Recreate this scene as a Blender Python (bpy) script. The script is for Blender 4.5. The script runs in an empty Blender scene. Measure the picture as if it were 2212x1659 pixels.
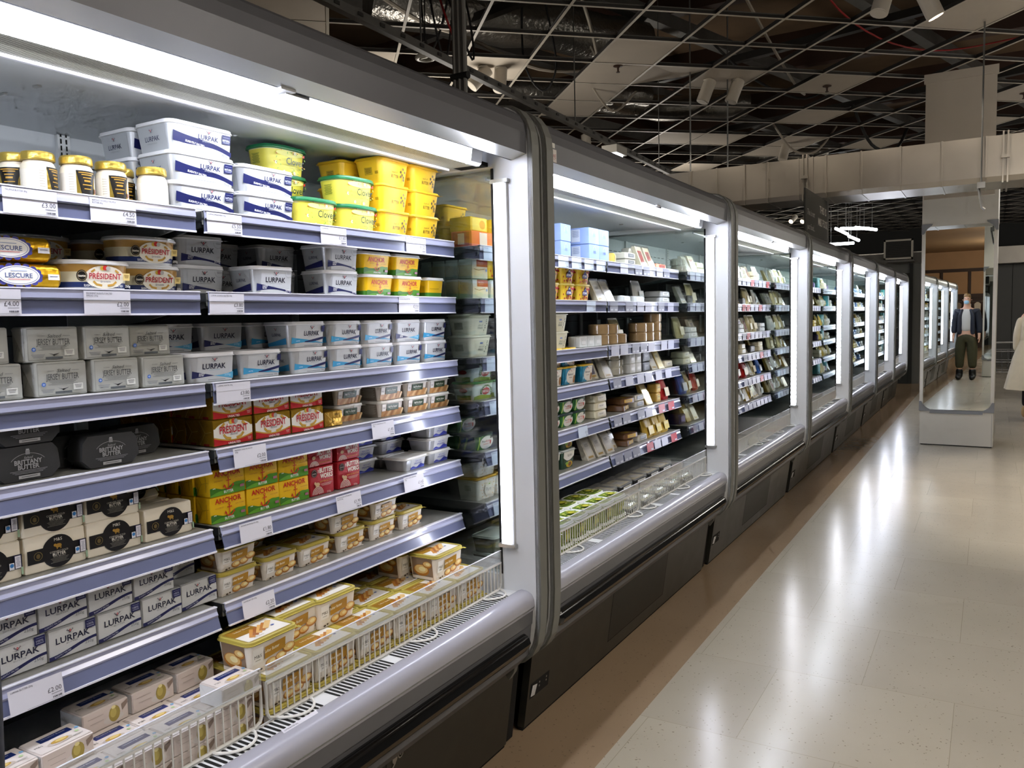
# Supermarket chilled aisle: a row of refrigerated coolers, open ceiling grid, mirror pillar.
import bpy, math, random
from mathutils import Vector
PI = math.pi
scn = bpy.context.scene
COL = scn.collection
RND = random.Random(7)

def lin(c):
    if isinstance(c, str):
        c = c.lstrip('#'); c = [int(c[i:i+2], 16)/255 for i in (0, 2, 4)]
    return tuple(x/12.92 if x <= .04045 else ((x+.055)/1.055)**2.4 for x in c)

# ------------------------------------------------------------------ materials
MATS = {}
def nt_new(name):
    m = bpy.data.materials.new(name); m.use_nodes = True
    nt = m.node_tree; nt.nodes.clear(); MATS[name] = m
    out = nt.nodes.new('ShaderNodeOutputMaterial')
    return m, nt, out
def mat(name, col=None, rough=.5, metal=0., attr=False, emit=None, estr=0., noise=0., nscale=40., coat=0., spec=.5, bump=0., bscale=60., rvar=0.):
    m, nt, out = nt_new(name); N = nt.nodes; Lk = nt.links
    b = N.new('ShaderNodeBsdfPrincipled'); Lk.new(b.outputs[0], out.inputs[0])
    b.inputs['Roughness'].default_value = rough; b.inputs['Metallic'].default_value = metal
    b.inputs['Specular IOR Level'].default_value = spec
    b.inputs['Coat Weight'].default_value = coat; b.inputs['Coat Roughness'].default_value = .12
    src = None
    if attr:
        a = N.new('ShaderNodeAttribute'); a.attribute_name = 'Col'; src = a.outputs['Color']
    elif col is not None:
        r = N.new('ShaderNodeRGB'); r.outputs[0].default_value = (*lin(col), 1); src = r.outputs[0]
    tc = None
    if noise or bump or rvar:
        tc = N.new('ShaderNodeTexCoord')
    if noise:
        t = N.new('ShaderNodeTexNoise'); t.inputs['Scale'].default_value = nscale; t.inputs['Detail'].default_value = 3
        Lk.new(tc.outputs['Object'], t.inputs['Vector'])
        mr = N.new('ShaderNodeMapRange'); mr.inputs[1].default_value = .3; mr.inputs[2].default_value = .7
        mr.inputs[3].default_value = 1-noise; mr.inputs[4].default_value = 1+noise
        Lk.new(t.outputs['Fac'], mr.inputs[0])
        vm = N.new('ShaderNodeVectorMath'); vm.operation = 'SCALE'
        Lk.new(src, vm.inputs[0]); Lk.new(mr.outputs[0], vm.inputs['Scale']); src = vm.outputs[0]
    if src: Lk.new(src, b.inputs['Base Color'])
    if rvar:
        t = N.new('ShaderNodeTexNoise'); t.inputs['Scale'].default_value = 9; t.inputs['Detail'].default_value = 4
        Lk.new(tc.outputs['Object'], t.inputs['Vector'])
        mr = N.new('ShaderNodeMapRange'); mr.inputs[3].default_value = rough-rvar; mr.inputs[4].default_value = rough+rvar
        Lk.new(t.outputs['Fac'], mr.inputs[0]); Lk.new(mr.outputs[0], b.inputs['Roughness'])
    if bump:
        t = N.new('ShaderNodeTexNoise'); t.inputs['Scale'].default_value = bscale; t.inputs['Detail'].default_value = 2
        Lk.new(tc.outputs['Object'], t.inputs['Vector'])
        bp = N.new('ShaderNodeBump'); bp.inputs['Strength'].default_value = bump; bp.inputs['Distance'].default_value = .01
        Lk.new(t.outputs['Fac'], bp.inputs['Height']); Lk.new(bp.outputs[0], b.inputs['Normal'])
    if emit is not None:
        b.inputs['Emission Color'].default_value = (*lin(emit), 1); b.inputs['Emission Strength'].default_value = estr
    return m
def clear_mat(name, tint='#ffffff', fac=.06, rough=.03, edge=.35, milk=0., milkcol='#ffffff'):
    """thin clear sheet: mostly transparent, a fresnel reflection, optional milky diffuse share"""
    m, nt, out = nt_new(name); N = nt.nodes; Lk = nt.links
    tr = N.new('ShaderNodeBsdfTransparent'); tr.inputs[0].default_value = (*lin(tint), 1)
    gl = N.new('ShaderNodeBsdfGlossy'); gl.inputs['Roughness'].default_value = rough
    lw = N.new('ShaderNodeLayerWeight'); lw.inputs[0].default_value = .35
    mr = N.new('ShaderNodeMapRange'); mr.inputs[3].default_value = fac; mr.inputs[4].default_value = edge
    Lk.new(lw.outputs['Facing'], mr.inputs[0])
    mx = N.new('ShaderNodeMixShader'); Lk.new(mr.outputs[0], mx.inputs[0]); Lk.new(tr.outputs[0], mx.inputs[1]); Lk.new(gl.outputs[0], mx.inputs[2])
    last = mx.outputs[0]
    if milk:
        df = N.new('ShaderNodeBsdfDiffuse'); df.inputs[0].default_value = (*lin(milkcol), 1)
        m2 = N.new('ShaderNodeMixShader'); m2.inputs[0].default_value = milk
        Lk.new(last, m2.inputs[1]); Lk.new(df.outputs[0], m2.inputs[2]); last = m2.outputs[0]
    Lk.new(last, out.inputs[0]); return m
def emit_mat(name, col, st):
    m, nt, out = nt_new(name); N = nt.nodes
    e = N.new('ShaderNodeEmission'); e.inputs[0].default_value = (*lin(col), 1); e.inputs[1].default_value = st
    nt.links.new(e.outputs[0], out.inputs[0]); return m

PLAS = mat('printed_plastic', attr=True, rough=.34, spec=.45)
FOIL = mat('printed_foil', attr=True, rough=.3, metal=.75, bump=.25, bscale=55)
CARD = mat('printed_card', attr=True, rough=.55, spec=.35)
SILV = mat('silver_plastic', attr=True, rough=.3, metal=.35)
WRAP = clear_mat('clear_wrap', fac=.12, rough=.12, edge=.55)
CLRTUB = clear_mat('clear_tub', fac=.08, rough=.08, edge=.45, milk=.12)
PM = [PLAS, FOIL, CARD, SILV, WRAP, CLRTUB]
P_, F_, C_, S_, W_, T_ = range(6)

# ------------------------------------------------------------------ mesh builder
class MB:
    def __init__(s): s.v = []; s.f = []; s.m = []; s.c = []; s.s = []
    def add(s, vs, fs, m=0, col='#cccccc', smooth=False):
        o = len(s.v); s.v += [tuple(p) for p in vs]
        cl = lin(col) if isinstance(col, str) else col
        for f in fs:
            s.f.append(tuple(i+o for i in f)); s.m.append(m); s.c.append(cl); s.s.append(smooth)
    def box(s, x0, y0, z0, x1, y1, z1, m=0, col='#cccccc'):
        v = [(x, y, z) for x in (x0, x1) for y in (y0, y1) for z in (z0, z1)]
        s.add(v, [(0, 1, 3, 2), (4, 6, 7, 5), (0, 4, 5, 1), (2, 3, 7, 6), (0, 2, 6, 4), (1, 5, 7, 3)], m, col)
    def prism(s, prof, y0, y1, m=0, col='#cccccc', caps=True, smooth=False, closed=True):
        """profile [(x,z)] swept along y"""
        n = len(prof); v = [(x, y0, z) for x, z in prof]+[(x, y1, z) for x, z in prof]
        k = n if closed else n-1
        s.add(v, [(i, (i+1) % n, n+(i+1) % n, n+i) for i in range(k)], m, col, smooth)
        if caps: s.add(v, [tuple(range(n-1, -1, -1)), tuple(range(n, 2*n))], m, col)
    def loft(s, rings, m=0, cols='#cccccc', cap0=True, cap1=True, smooth=True):
        """rings of equal length; cols one colour per band"""
        n = len(rings[0])
        for k in range(len(rings)-1):
            c = cols[k] if isinstance(cols, (list, tuple)) and not isinstance(cols[0], float) else cols
            s.add(list(rings[k])+list(rings[k+1]), [(i, (i+1) % n, n+(i+1) % n, n+i) for i in range(n)], m, c, smooth)
        c0 = cols[0] if isinstance(cols, list) else cols; c1 = cols[-1] if isinstance(cols, list) else cols
        if cap0: s.add(rings[0], [tuple(range(n-1, -1, -1))], m, c0)
        if cap1: s.add(rings[-1], [tuple(range(n))], m, c1)
    def tube(s, pts, r, n=8, m=0, col='#cccccc', closed=False, caps=True):
        P = [Vector(p) for p in pts]; R = r if isinstance(r, (list, tuple)) else [r]*len(P)
        rings = []; up = None
        for i, p in enumerate(P):
            if closed: t = P[(i+1) % len(P)]-P[i-1]
            else: t = P[min(i+1, len(P)-1)]-P[max(i-1, 0)]
            t.normalize()
            if up is None:
                up = Vector((0, 0, 1)) if abs(t.z) < .9 else Vector((1, 0, 0))
            a = t.cross(up).normalized(); b = a.cross(t).normalized(); up = b
            rings.append([p+R[i]*(math.cos(2*PI*j/n)*a+math.sin(2*PI*j/n)*b) for j in range(n)])
        if closed: rings.append(rings[0])
        s.loft(rings, m, col, caps and not closed, caps and not closed)
    def lathe(s, prof, n=20, m=0, cols='#cccccc', c=(0, 0, 0)):
        rings = [[(c[0]+r*math.cos(2*PI*j/n), c[1]+r*math.sin(2*PI*j/n), c[2]+z) for j in range(n)] for r, z in prof]
        s.loft(rings, m, cols)
    def obj(s, name, mats, parent=None, loc=(0, 0, 0), link=True, sub=(0, 0, 0)):
        me = bpy.data.meshes.new(name)
        v = s.v if sub == (0, 0, 0) else [(a-sub[0], b-sub[1], c-sub[2]) for a, b, c in s.v]
        me.from_pydata(v, [], s.f)
        mats = mats if isinstance(mats, list) else [mats]
        used = sorted(set(s.m)); re = {u: i for i, u in enumerate(used)}
        for u in used: me.materials.append(mats[u])
        me.polygons.foreach_set('material_index', [re[i] for i in s.m])
        me.polygons.foreach_set('use_smooth', s.s)
        at = me.attributes.new('Col', 'FLOAT_COLOR', 'CORNER')
        buf = []
        for f, c in zip(s.f, s.c): buf += [c[0], c[1], c[2], 1.]*len(f)
        at.data.foreach_set('color', buf)
        me.update()
        if any(s.s): me.set_sharp_from_angle(angle=math.radians(42))
        o = bpy.data.objects.new(name, me)
        if link: COL.objects.link(o)
        if parent: o.parent = parent
        o.location = loc
        return o

class Fr:
    """flat drawing frame on a face: origin, u, v in 3-D; every shape goes a hair above the last"""
    def __init__(s, mb, o, u, v, m=P_, eps=.0004):
        s.mb = mb; s.o = Vector(o); s.u = Vector(u).normalized(); s.v = Vector(v).normalized(); s.n = s.u.cross(s.v).normalized(); s.m = m; s.e = eps
    def pt(s, a, b): return s.o+s.u*a+s.v*b+s.n*s.e
    def poly(s, pts, col, m=None):
        s.mb.add([s.pt(a, b) for a, b in pts], [tuple(range(len(pts)))], s.m if m is None else m, col); s.e += .00022
    def rect(s, a0, b0, a1, b1, col, m=None): s.poly([(a0, b0), (a1, b0), (a1, b1), (a0, b1)], col, m)
    def ell(s, a, b, ra, rb, col, n=20, m=None, t0=0., t1=2*PI): 
        s.poly([(a+ra*math.cos(t0+(t1-t0)*i/n), b+rb*math.sin(t0+(t1-t0)*i/n)) for i in range(n if t1-t0 > 6.2 else n+1)], col, m)
    def strip(s, top, bot, col, m=None):
        """two polylines of equal length"""
        n = len(top)
        s.mb.add([s.pt(*p) for p in bot]+[s.pt(*p) for p in top], [(i, i+1, n+i+1, n+i) for i in range(n-1)], s.m if m is None else m, col); s.e += .00022
    def wave(s, u0, u1, ft, fb, col, n=12, m=None):
        us = [u0+(u1-u0)*i/n for i in range(n+1)]
        s.strip([(a, ft((a-u0)/(u1-u0))) for a in us], [(a, fb((a-u0)/(u1-u0))) for a in us], col, m)
    def ring(s, a, b, ra, rb, w, col, n=24, t0=0., t1=2*PI):
        ts = [t0+(t1-t0)*i/n for i in range(n+1)]
        s.strip([(a+ra*math.cos(t), b+rb*math.sin(t)) for t in ts], [(a+(ra-w)*math.cos(t), b+(rb-w)*math.sin(t)) for t in ts], col)
    def line(s, pts, w, col):
        out = []
        for i, p in enumerate(pts):
            q = pts[min(i+1, len(pts)-1)]; r = pts[max(i-1, 0)]
            dx, dy = q[0]-r[0], q[1]-r[1]; l = math.hypot(dx, dy) or 1
            out.append((-dy/l*w/2, dx/l*w/2))
        s.strip([(p[0]+o[0], p[1]+o[1]) for p, o in zip(pts, out)], [(p[0]-o[0], p[1]-o[1]) for p, o in zip(pts, out)], col)
    def text(s, t, a, b, h, col, w=None, al='c', bold=0., shear=0., rot=0.):
        """lettering: cap height h, optional exact width w, centred at (a,b) by default"""
        vs, fs, W = glyphs(t, bold)
        k = h/.70; kx = k if w is None else w/W
        dx = {'c': -W*kx/2, 'l': 0, 'r': -W*kx}[al]; cs, sn = math.cos(rot), math.sin(rot); pts = []
        for x, y in vs:
            X = x*kx+dx+shear*y*k; Y = y*k-h/2
            pts.append(s.pt(a+X*cs-Y*sn, b+X*sn+Y*cs))
        s.mb.add(pts, fs, s.m, col); s.e += .00022
    def small(s, a, b, w, n, col, h=.0011, gap=.0026):
        """unreadable small print as thin lines"""
        for i in range(n):
            ww = w*(1-.25*((i*7) % 3)/2); s.rect(a-ww/2, b-i*gap, a+ww/2, b-i*gap+h, col); s.e -= .00022
        s.e += .00022

_G = {}
def glyphs(t, bold=0.):
    k = (t, bold)
    if k not in _G:
        cu = bpy.data.curves.new('t', 'FONT'); cu.body = t; cu.size = 1; cu.resolution_u = 2; cu.offset = bold; cu.fill_mode = 'FRONT'
        ob = bpy.data.objects.new('t', cu); me = bpy.data.meshes.new_from_object(ob)
        vs = [(v.co.x, v.co.y) for v in me.vertices]; fs = [tuple(p.vertices) for p in me.polygons]
        if vs:
            x0 = min(v[0] for v in vs); W = max(v[0] for v in vs)-x0; vs = [(x-x0, y) for x, y in vs]
        else: W = 1
        bpy.data.objects.remove(ob); bpy.data.meshes.remove(me); bpy.data.curves.remove(cu)
        _G[k] = (vs, fs, W or 1)
    return _G[k]

def rrect(w, d, r, n=4, x1=0., y=0., z=0.):
    """rounded rectangle, front edge at x1, depth d backwards, width w along y; counter-clockwise from above"""
    pts = []
    for cx, cy, a0 in ((x1-r, y+w/2-r, 0), (x1-d+r, y+w/2-r, PI/2), (x1-d+r, y-w/2+r, PI), (x1-r, y-w/2+r, 1.5*PI)):
        for i in range(n+1):
            a = a0+PI/2*i/n; pts.append((cx+r*math.cos(a), cy+r*math.sin(a), z))
    return pts
def oval(w, d, n=28, p=2.6, x1=0., z=0.):
    """superellipse, front at x1"""
    out = []
    for i in range(n):
        a = 2*PI*i/n; c, s = math.cos(a), math.sin(a)
        out.append((x1-d/2+d/2*math.copysign(abs(c)**(2/p), c), w/2*math.copysign(abs(s)**(2/p), s), z))
    return out

# ------------------------------------------------------------------ things, labels
def tag(o, label=None, cat=None, group=None, kind=None):
    if label: o['label'] = label
    if cat: o['category'] = cat
    if group: o['group'] = group
    if kind: o['kind'] = kind
    return o
def empty(name, loc=(0, 0, 0), rotz=0, label=None, cat=None, group=None):
    o = bpy.data.objects.new(name, None); COL.objects.link(o); o.location = loc; o.rotation_euler = (0, 0, rotz); o.empty_display_size = .1
    return tag(o, label, cat, group)
def copy_tree(o, parent=None):
    c = o.copy(); COL.objects.link(c)
    if parent: c.parent = parent
    for ch in o.children: copy_tree(ch, c)
    return c
ORD = ['first', 'second', 'third', 'fourth', 'fifth', 'sixth', 'seventh', 'eighth', 'ninth', 'tenth', 'eleventh', 'twelfth', 'thirteenth', 'fourteenth', 'fifteenth', 'sixteenth']
# ================================================================== products (front faces +x, width along y, base centre of the front edge at the origin)
K = {}
def reg(key, root, kids, w, d, h, desc, cat):
    for k in kids: k.parent = root
    K[key] = dict(root=root, w=w, d=d, h=h, desc=desc, cat=cat)
def O(mb, name): return mb.obj(name, PM, link=False)
NAVY = '#1b2058'; SIL = '#c9ccd1'; SILD = '#9da1a6'

def tub_body(w, d, h, t, r, bands, m=P_, lid_h=.009, metal_corner=None):
    """bands [(z fraction, colour)] from the base up; returns mesh, front frame, left frame, right frame"""
    mb = MB(); hb = h-lid_h; zs = [0]+[b[0]*hb for b in bands]
    rings = []
    for z in zs:
        k = 1-z/hb
        rings.append(rrect(w-2*t*k, d-2*t*k, max(r-t*k*.5, .004), 4, x1=-t*k, z=z))
    mb.loft(rings, m, [b[1] for b in bands], cap1=False)
    L = math.hypot(t, hb)
    return mb, Fr(mb, (-t, 0, 0), (0, 1, 0), (t, 0, hb)), Fr(mb, (-d/2, -(w/2-t), 0), (1, 0, 0), (0, -t, hb)), L
def tub_lid(w, d, h, r, col, lid_h=.009, over=.004, art=None, m=P_, recess=True):
    mb = MB(); z0 = h-lid_h
    R = lambda o, z: rrect(w+2*o, d+2*o, r+o, 4, x1=o, z=z)
    rings = [R(-.001, z0-.001), R(over, z0), R(over*1.15, z0+.002), R(over*.55, z0+.0025), R(over*.4, h-.0008), R(over*.1, h), R(-.005, h), R(-.006, h-.0016)]
    mb.loft(rings, m, col)
    # pull tab at the right rear corner of the front edge
    y = w/2-.006
    mb.add([(0, y, z0+.001), (over+.006, y+.002, z0+.0005), (over+.006, y+.011, z0), (-.004, y+.012, z0+.001)], [(0, 1, 2, 3), (3, 2, 1, 0)], m, col)
    if art: art(Fr(mb, (-d/2, 0, h-.0016), (0, 1, 0), (-1, 0, 0)), w-.016, d-.016)
    return mb
def horn(F, a, b, s, col='#6b6470'):
    """two crossed horns with a red mark"""
    for k in (-1, 1):
        F.line([(a+k*s*1.0, b+s*.75), (a+k*s*.55, b+s*.35), (a, b-s*.15), (a-k*s*.35, b-s*.45)], s*.24, col)
        F.line([(a+k*s*1.15, b+s*.55), (a+k*s*.75, b+s*.95)], s*.14, col)
        F.line([(a+k*s*.3, b-s*.45), (a+k*s*1.1, b-s*.3), (a+k*s*1.5, b-s*.05)], s*.07, '#9a9a9a')
    F.ell(a, b+s*.38, s*.28, s*.4, '#c22a35', 12)
    F.line([(a-s*.12, b+s*.2), (a+s*.12, b+s*.55)], s*.1, '#ffffff')

def lurpak_tub(key, w, d, h, style, desc):
    mb, F, Lf, L = tub_body(w, d, h, .008, .02, [(1, SIL)], m=S_)
    a = w/2-.014
    F.rect(-a+.01, .001, a+.004, L-.001, '#c9ccd0', P_)
    if style == 750:
        F.wave(-a-.004, a+.008, lambda t: L*(.74-.46*t+.12*max(0, math.sin(t*PI*1.2-.6))*t), lambda t: L*(.36-.26*t+.20*max(0, math.sin(t*PI*1.2-.6))*t), NAVY)
        F.text('SLIGHTLY SALTED', -.02, L*.385, .0044, '#ffffff', w=.052, bold=.02, rot=-.1)
        F.text('LURPAK', .016, L*.68, .0105, NAVY, w=.056, bold=.015); horn(F, .016, L*.86, .006)
        F.text('SPREADABLE', .016, L*.52, .003, '#a8abb0', w=.036)
        F.rect(a-.022, L*.57, a+.002, L*.93, NAVY); F.text('NATURAL', a-.01, L*.72, .005, '#d8dbe6', w=.021, bold=.02); F.rect(a-.019, L*.83, a-.001, L*.845, '#8f94b4'); F.rect(a-.019, L*.62, a-.001, L*.65, '#8f94b4')
        F.text('750g', a-.014, L*.12, .0056, '#5a5e66', w=.016); F.small(-.0, L*.13, .06, 1, '#8a8d92')
    elif style == 500:
        F.wave(-a-.004, a+.006, lambda t: L*(.44-.28*t), lambda t: L*(.13+.12*math.sin(t*PI)-.08*t), NAVY)
        F.text('LURPAK', 0.004, L*.60, .0125, '#17182e', w=.066, bold=.015); horn(F, .004, L*.83, .007)
        F.text('SPREADABLE', .004, L*.45, .0028, '#a0a3a8', w=.04)
        F.text('SLIGHTLY', -.032, L*.335, .0034, '#ffffff', w=.017, bold=.02); F.text('SALTED', -.034, L*.26, .0034, '#ffffff', w=.014, bold=.02)
        F.text('500g', a-.008, L*.185, .006, '#ffffff', w=.018); F.ring(a-.008, L*.93, .014, .014, .0006, '#8a8d92', t0=PI, t1=2*PI); F.small(a-.007, L*.9, .016, 2, '#8a8d92')
    else:
        nv = style == 'lighter'
        F.wave(-a-.004, .006 if nv else 0, lambda t: L*(.46-.22*t), lambda t: L*(.17+.07*t), NAVY if nv else '#3d9fd0')
        F.wave(.004 if nv else -a-.004, a+.006, (lambda t: L*(.24+.12*t*t)) if nv else (lambda t: L*(.44-.16*t-.1*t*t)), (lambda t: L*(.24-.16*t)) if nv else (lambda t: L*(.27-.12*t)), '#5fb2da' if nv else '#3d9fd0')
        if not nv: F.wave(-.01, a+.006, lambda t: L*(.26+.2*t), lambda t: L*(.22+.14*t*t), NAVY)
        F.text('LURPAK', .004 if nv else .014, L*.62, .0125, '#1b1d3c', w=.066 if nv else .056, bold=.015); horn(F, .004 if nv else .014, L*.85, .0065)
        F.text('LIGHTER' if nv else 'SPREADABLE', .004 if nv else .014, L*.475, .0028, '#8fb4c6' if nv else '#a0a3a8', w=.03)
        if nv:
            F.text('SLIGHTLY', -.032, L*.345, .0032, '#ffffff', w=.017, bold=.02); F.text('SALTED', -.034, L*.28, .0032, '#ffffff', w=.014, bold=.02); F.text('500g', a-.012, L*.26, .0058, '#bfe4f5', w=.018)
        else:
            F.rect(a-.006, L*.68, a+.006, L*.95, NAVY); F.text('500g', a-.008, L*.1, .0036, '#6a6e74', w=.01); F.small(a-.016, L*.2, .03, 1, '#9a9da2'); F.text('LIGHTER', -a+.016, L*.30, .003, '#e8f6ff', w=.014)
        F.small(.01, L*.08, .05, 1, '#70747a')
    # the side panel repeats the name
    c = d/2-.018
    Lf.rect(-c, .001, c, L-.001, '#aeb2b6', P_)
    if style == 750: Lf.text('LURPAK', -.002, L*.5, .0105, '#2a2d4a', w=.05, bold=.015); horn(Lf, -.002, L*.76, .006); Lf.text('SPREADABLE', -.002, L*.31, .003, '#8f9298', w=.034)
    else:
        Lf.text('LURPAK', 0, L*.58, .008, '#2a2d4a', w=.034, bold=.015); horn(Lf, 0, L*.8, .005)
        Lf.wave(-c, c, lambda t: L*(.2+.24*t), lambda t: L*(.06+.1*t), NAVY if style in (500, 'lighter') else '#2c86bd')
    lid = tub_lid(w, d, h, .02, '#e9e9ec')
    reg(key, O(mb, 'spread_tub'), [O(lid, 'lid')], w, d, h, desc, 'spread tub')
lurpak_tub('lur750', .178, .13, .067, 750, 'large silver white-lidded tub with navy ribbon')
lurpak_tub('lur500', .135, .105, .071, 500, 'silver white-lidded tub with navy swoosh')
lurpak_tub('lurlight', .135, .105, .069, 'lighter', 'silver tub with navy and pale blue wave')
lurpak_tub('lurspread', .135, .105, .069, 'blue', 'silver tub with bright blue wave')

def clover():
    w, d, h = .158, .11, .078; lh = .011; hb = h-lh; mb = MB()
    rings = [oval(w-.02, d-.02, 32, 3.2, x1=-.01, z=0), oval(w-.006, d-.006, 32, 3.2, x1=-.003, z=hb-.001), ]
    mb.loft(rings, P_, '#f2e45a'); 
    mid = [oval(w-.0065, d-.0065, 32, 3.2, x1=-.0032, z=hb-.0015), oval(w-.004, d-.004, 32, 3.2, x1=-.002, z=hb+.001)]
    mb.loft(mid, P_, '#f4f2ea')
    F = Fr(mb, (-.010, 0, 0), (0, 1, 0), (.007, 0, hb)); L = math.hypot(hb, .007); rr = random.Random(3)
    F.e = .0009
    F.ell(0, L*.86, .05, .008, '#f8f08c', 18)
    for i in range(46):
        a = rr.uniform(-.058, .058); b = rr.uniform(.003, L-.004)
        if -.03 < a < .045 and L*.3 < b < L*.8: continue
        c = rr.choice(['#7fae3a', '#9cc04a', '#d7b731', '#c8742f', '#f6f3e6', '#86b84c'])
        if c == '#f6f3e6':
            for k in range(5): F.ell(a+.0028*math.cos(k*1.257), b+.0028*math.sin(k*1.257), .0018, .0018, c, 7)
            F.ell(a, b, .0015, .0015, '#e6b820', 7)
        else:
            t = rr.uniform(0, 3); F.poly([(a, b), (a+.004*math.cos(t)-.0016*math.sin(t), b+.004*math.sin(t)+.0016*math.cos(t)), (a+.008*math.cos(t), b+.008*math.sin(t)), (a+.004*math.cos(t)+.0016*math.sin(t), b+.004*math.sin(t)-.0016*math.cos(t))], c)
    F.text('Clover', .012, L*.55, .0185, '#2a4236', w=.066, bold=.012)
    F.text('Simply-n-Buttermilk', .016, L*.30, .0044, '#7a7a3c', w=.05); F.poly([(.038, L*.78), (.046, L*.78), (.046, L*.9), (.04, L*.86)], '#d0402c')
    Lf = Fr(mb, (-d/2, -(w/2-.009), 0), (1, 0, 0), (0, -.007, hb)); Lf.e = .0012; Lf.small(0, L*.8, .03, 11, '#8d9440')
    lid = MB(); q = lambda o, z: oval(w+o, d+o, 32, 3.2, x1=o/2, z=z)
    lid.loft([q(0, hb), q(.009, hb+.001), q(.010, hb+.004), q(.006, hb+.005), q(.005, h-.001), q(.001, h), q(-.012, h), q(-.014, h-.002)], P_, '#1f7a4d')
    reg('clover', O(mb, 'spread_tub'), [O(lid, 'lid')], w, d, h, 'yellow flowery tub with green lid', 'spread tub')
clover()

def tob(key, body, lidc, desc, art):
    w, d, h = .142, .105, .078
    mb, F, Lf, L = tub_body(w, d, h, .011, .018, [(1, body)], lid_h=.008)
    art(F, Lf, L); lid = tub_lid(w, d, h, .018, lidc, lid_h=.008, over=.006)
    reg(key, O(mb, 'spread_tub'), [O(lid, 'lid')], w, d, h, desc, 'spread tub')
def art_touch(F, Lf, L):
    F.text('touch of', .002, L*.58, .0062, '#6f5a20', w=.026, shear=.25); F.text('BUTTER', .004, L*.40, .0095, '#4a3d18', w=.034, bold=.01)
    for a, b in ((.03, .62), (.036, .5), (.028, .42), (.04, .4), (.034, .74), (.041, .62), (.037, .28)):
        for k in range(5): F.ell(a+.0026*math.cos(k*1.257), L*b+.0026*math.sin(k*1.257), .0017, .0017, '#3f3a44', 7)
    F.line([(.025, L*.14), (.031, L*.3), (.036, L*.5)], .0008, '#3f3a44')
    Lf.rect(-.014, L*.38, .016, L*.70, '#c9a325'); Lf.small(.001, L*.64, .024, 6, '#6d5a1c'); Lf.rect(.026, L*.4, .038, L*.52, '#b9921e')
def art_olive(F, Lf, L):
    F.rect(-.006, L*.66, .014, L*.74, '#6f86c2'); F.text('olive oil', .004, L*.52, .007, '#5e6a4c', w=.03, shear=.25); F.text('SPREAD', .004, L*.37, .008, '#3c4534', w=.036)
    F.line([(.028, L*.12), (.034, L*.4), (.042, L*.62), (.04, L*.8)], .001, '#3b4a38')
    for a, b, t in ((.033, .35, .6), (.036, .45, 2.4), (.04, .55, .7), (.042, .66, 2.2), (.038, .75, .9), (.03, .22, 2.5)):
        F.ell(a+.004*math.cos(t), L*b+.004*math.sin(t), .0035, .0016, '#3b4a38', 8)
    Lf.rect(-.02, L*.30, .016, L*.66, '#a9ab93')
tob('touch', '#f5c52a', '#f7c92e', 'plain bright yellow tub with dark print', art_touch)
tob('olive', '#ece9cf', '#efeeda', 'cream olive spread tub', art_olive)
def art_blue(F, Lf, L):
    F.rect(-.05, L*.15, .05, L*.85, '#b9c6ea'); F.text('butter', .02, L*.5, .008, '#5a6ea8', w=.03); Lf.rect(-.03, L*.2, .03, L*.85, '#d5dcf0'); Lf.small(0, L*.76, .05, 9, '#7d8bb4')

def anchor_hills(F, a, L, lo=.06, hi=.34):
    F.wave(-a, a, lambda t: L*(lo+.22+.06*math.sin(t*9+1)+.1*max(0, t-.55)), lambda t: 0.0004, '#3d7a1e')
    F.wave(-a*.1, a, lambda t: L*(lo+.14+.22*math.sin(min(t*1.35, 1)*PI*.62)), lambda t: L*.02, '#4f9128')
    F.wave(-a, a*.35, lambda t: L*(.06+.12*math.sin(t*PI)), lambda t: .0005, '#63a52f')
def anchor_mark(F, a, b, s, col='#c8371f'):
    F.ring(a, b+s*.86, s*.2, s*.2, s*.1, col, 12); F.rect(a-s*.075, b-s*.85, a+s*.075, b+s*.7, col); F.rect(a-s*.42, b+s*.34, a+s*.42, b+s*.48, col)
    F.ring(a, b-s*.2, s*.8, s*.78, s*.17, col, 16, PI*1.08, PI*1.92)
    for k in (-1, 1): F.poly([(a+k*s*.95, b-s*.52), (a+k*s*.78, b-s*.06), (a+k*s*.5, b-s*.42)][::k], col)
def anchor_tub():
    w, d, h = .135, .1, .066
    mb, F, Lf, L = tub_body(w, d, h, .007, .014, [(.30, '#3f7f22'), (1, '#f0c014')])
    a = w/2-.014; anchor_hills(F, a, L); F.text('ANCHOR', 0, L*.76, .0135, '#c8371f', w=.076, bold=.02); anchor_mark(F, .004, L*.40, .0135)
    F.text('WESTBURY', -.022, L*.55, .0026, '#a8641e', w=.022); F.text('WILTSHIRE', .03, L*.55, .0026, '#a8641e', w=.022)
    F.text('SPREADABLE', .004, L*.1, .0044, '#ffffff', w=.034, bold=.01); F.rect(a-.016, L*.14, a-.002, L*.25, '#b58aa0')
    Lf.rect(-.03, L*.5, .02, L*.54, '#c99a14')
    lid = tub_lid(w, d, h, .014, '#f2f2f0'); reg('anchortub', O(mb, 'spread_tub'), [O(lid, 'lid')], w, d, h, 'yellow and green white-lidded tub', 'spread tub')
anchor_tub()

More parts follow.
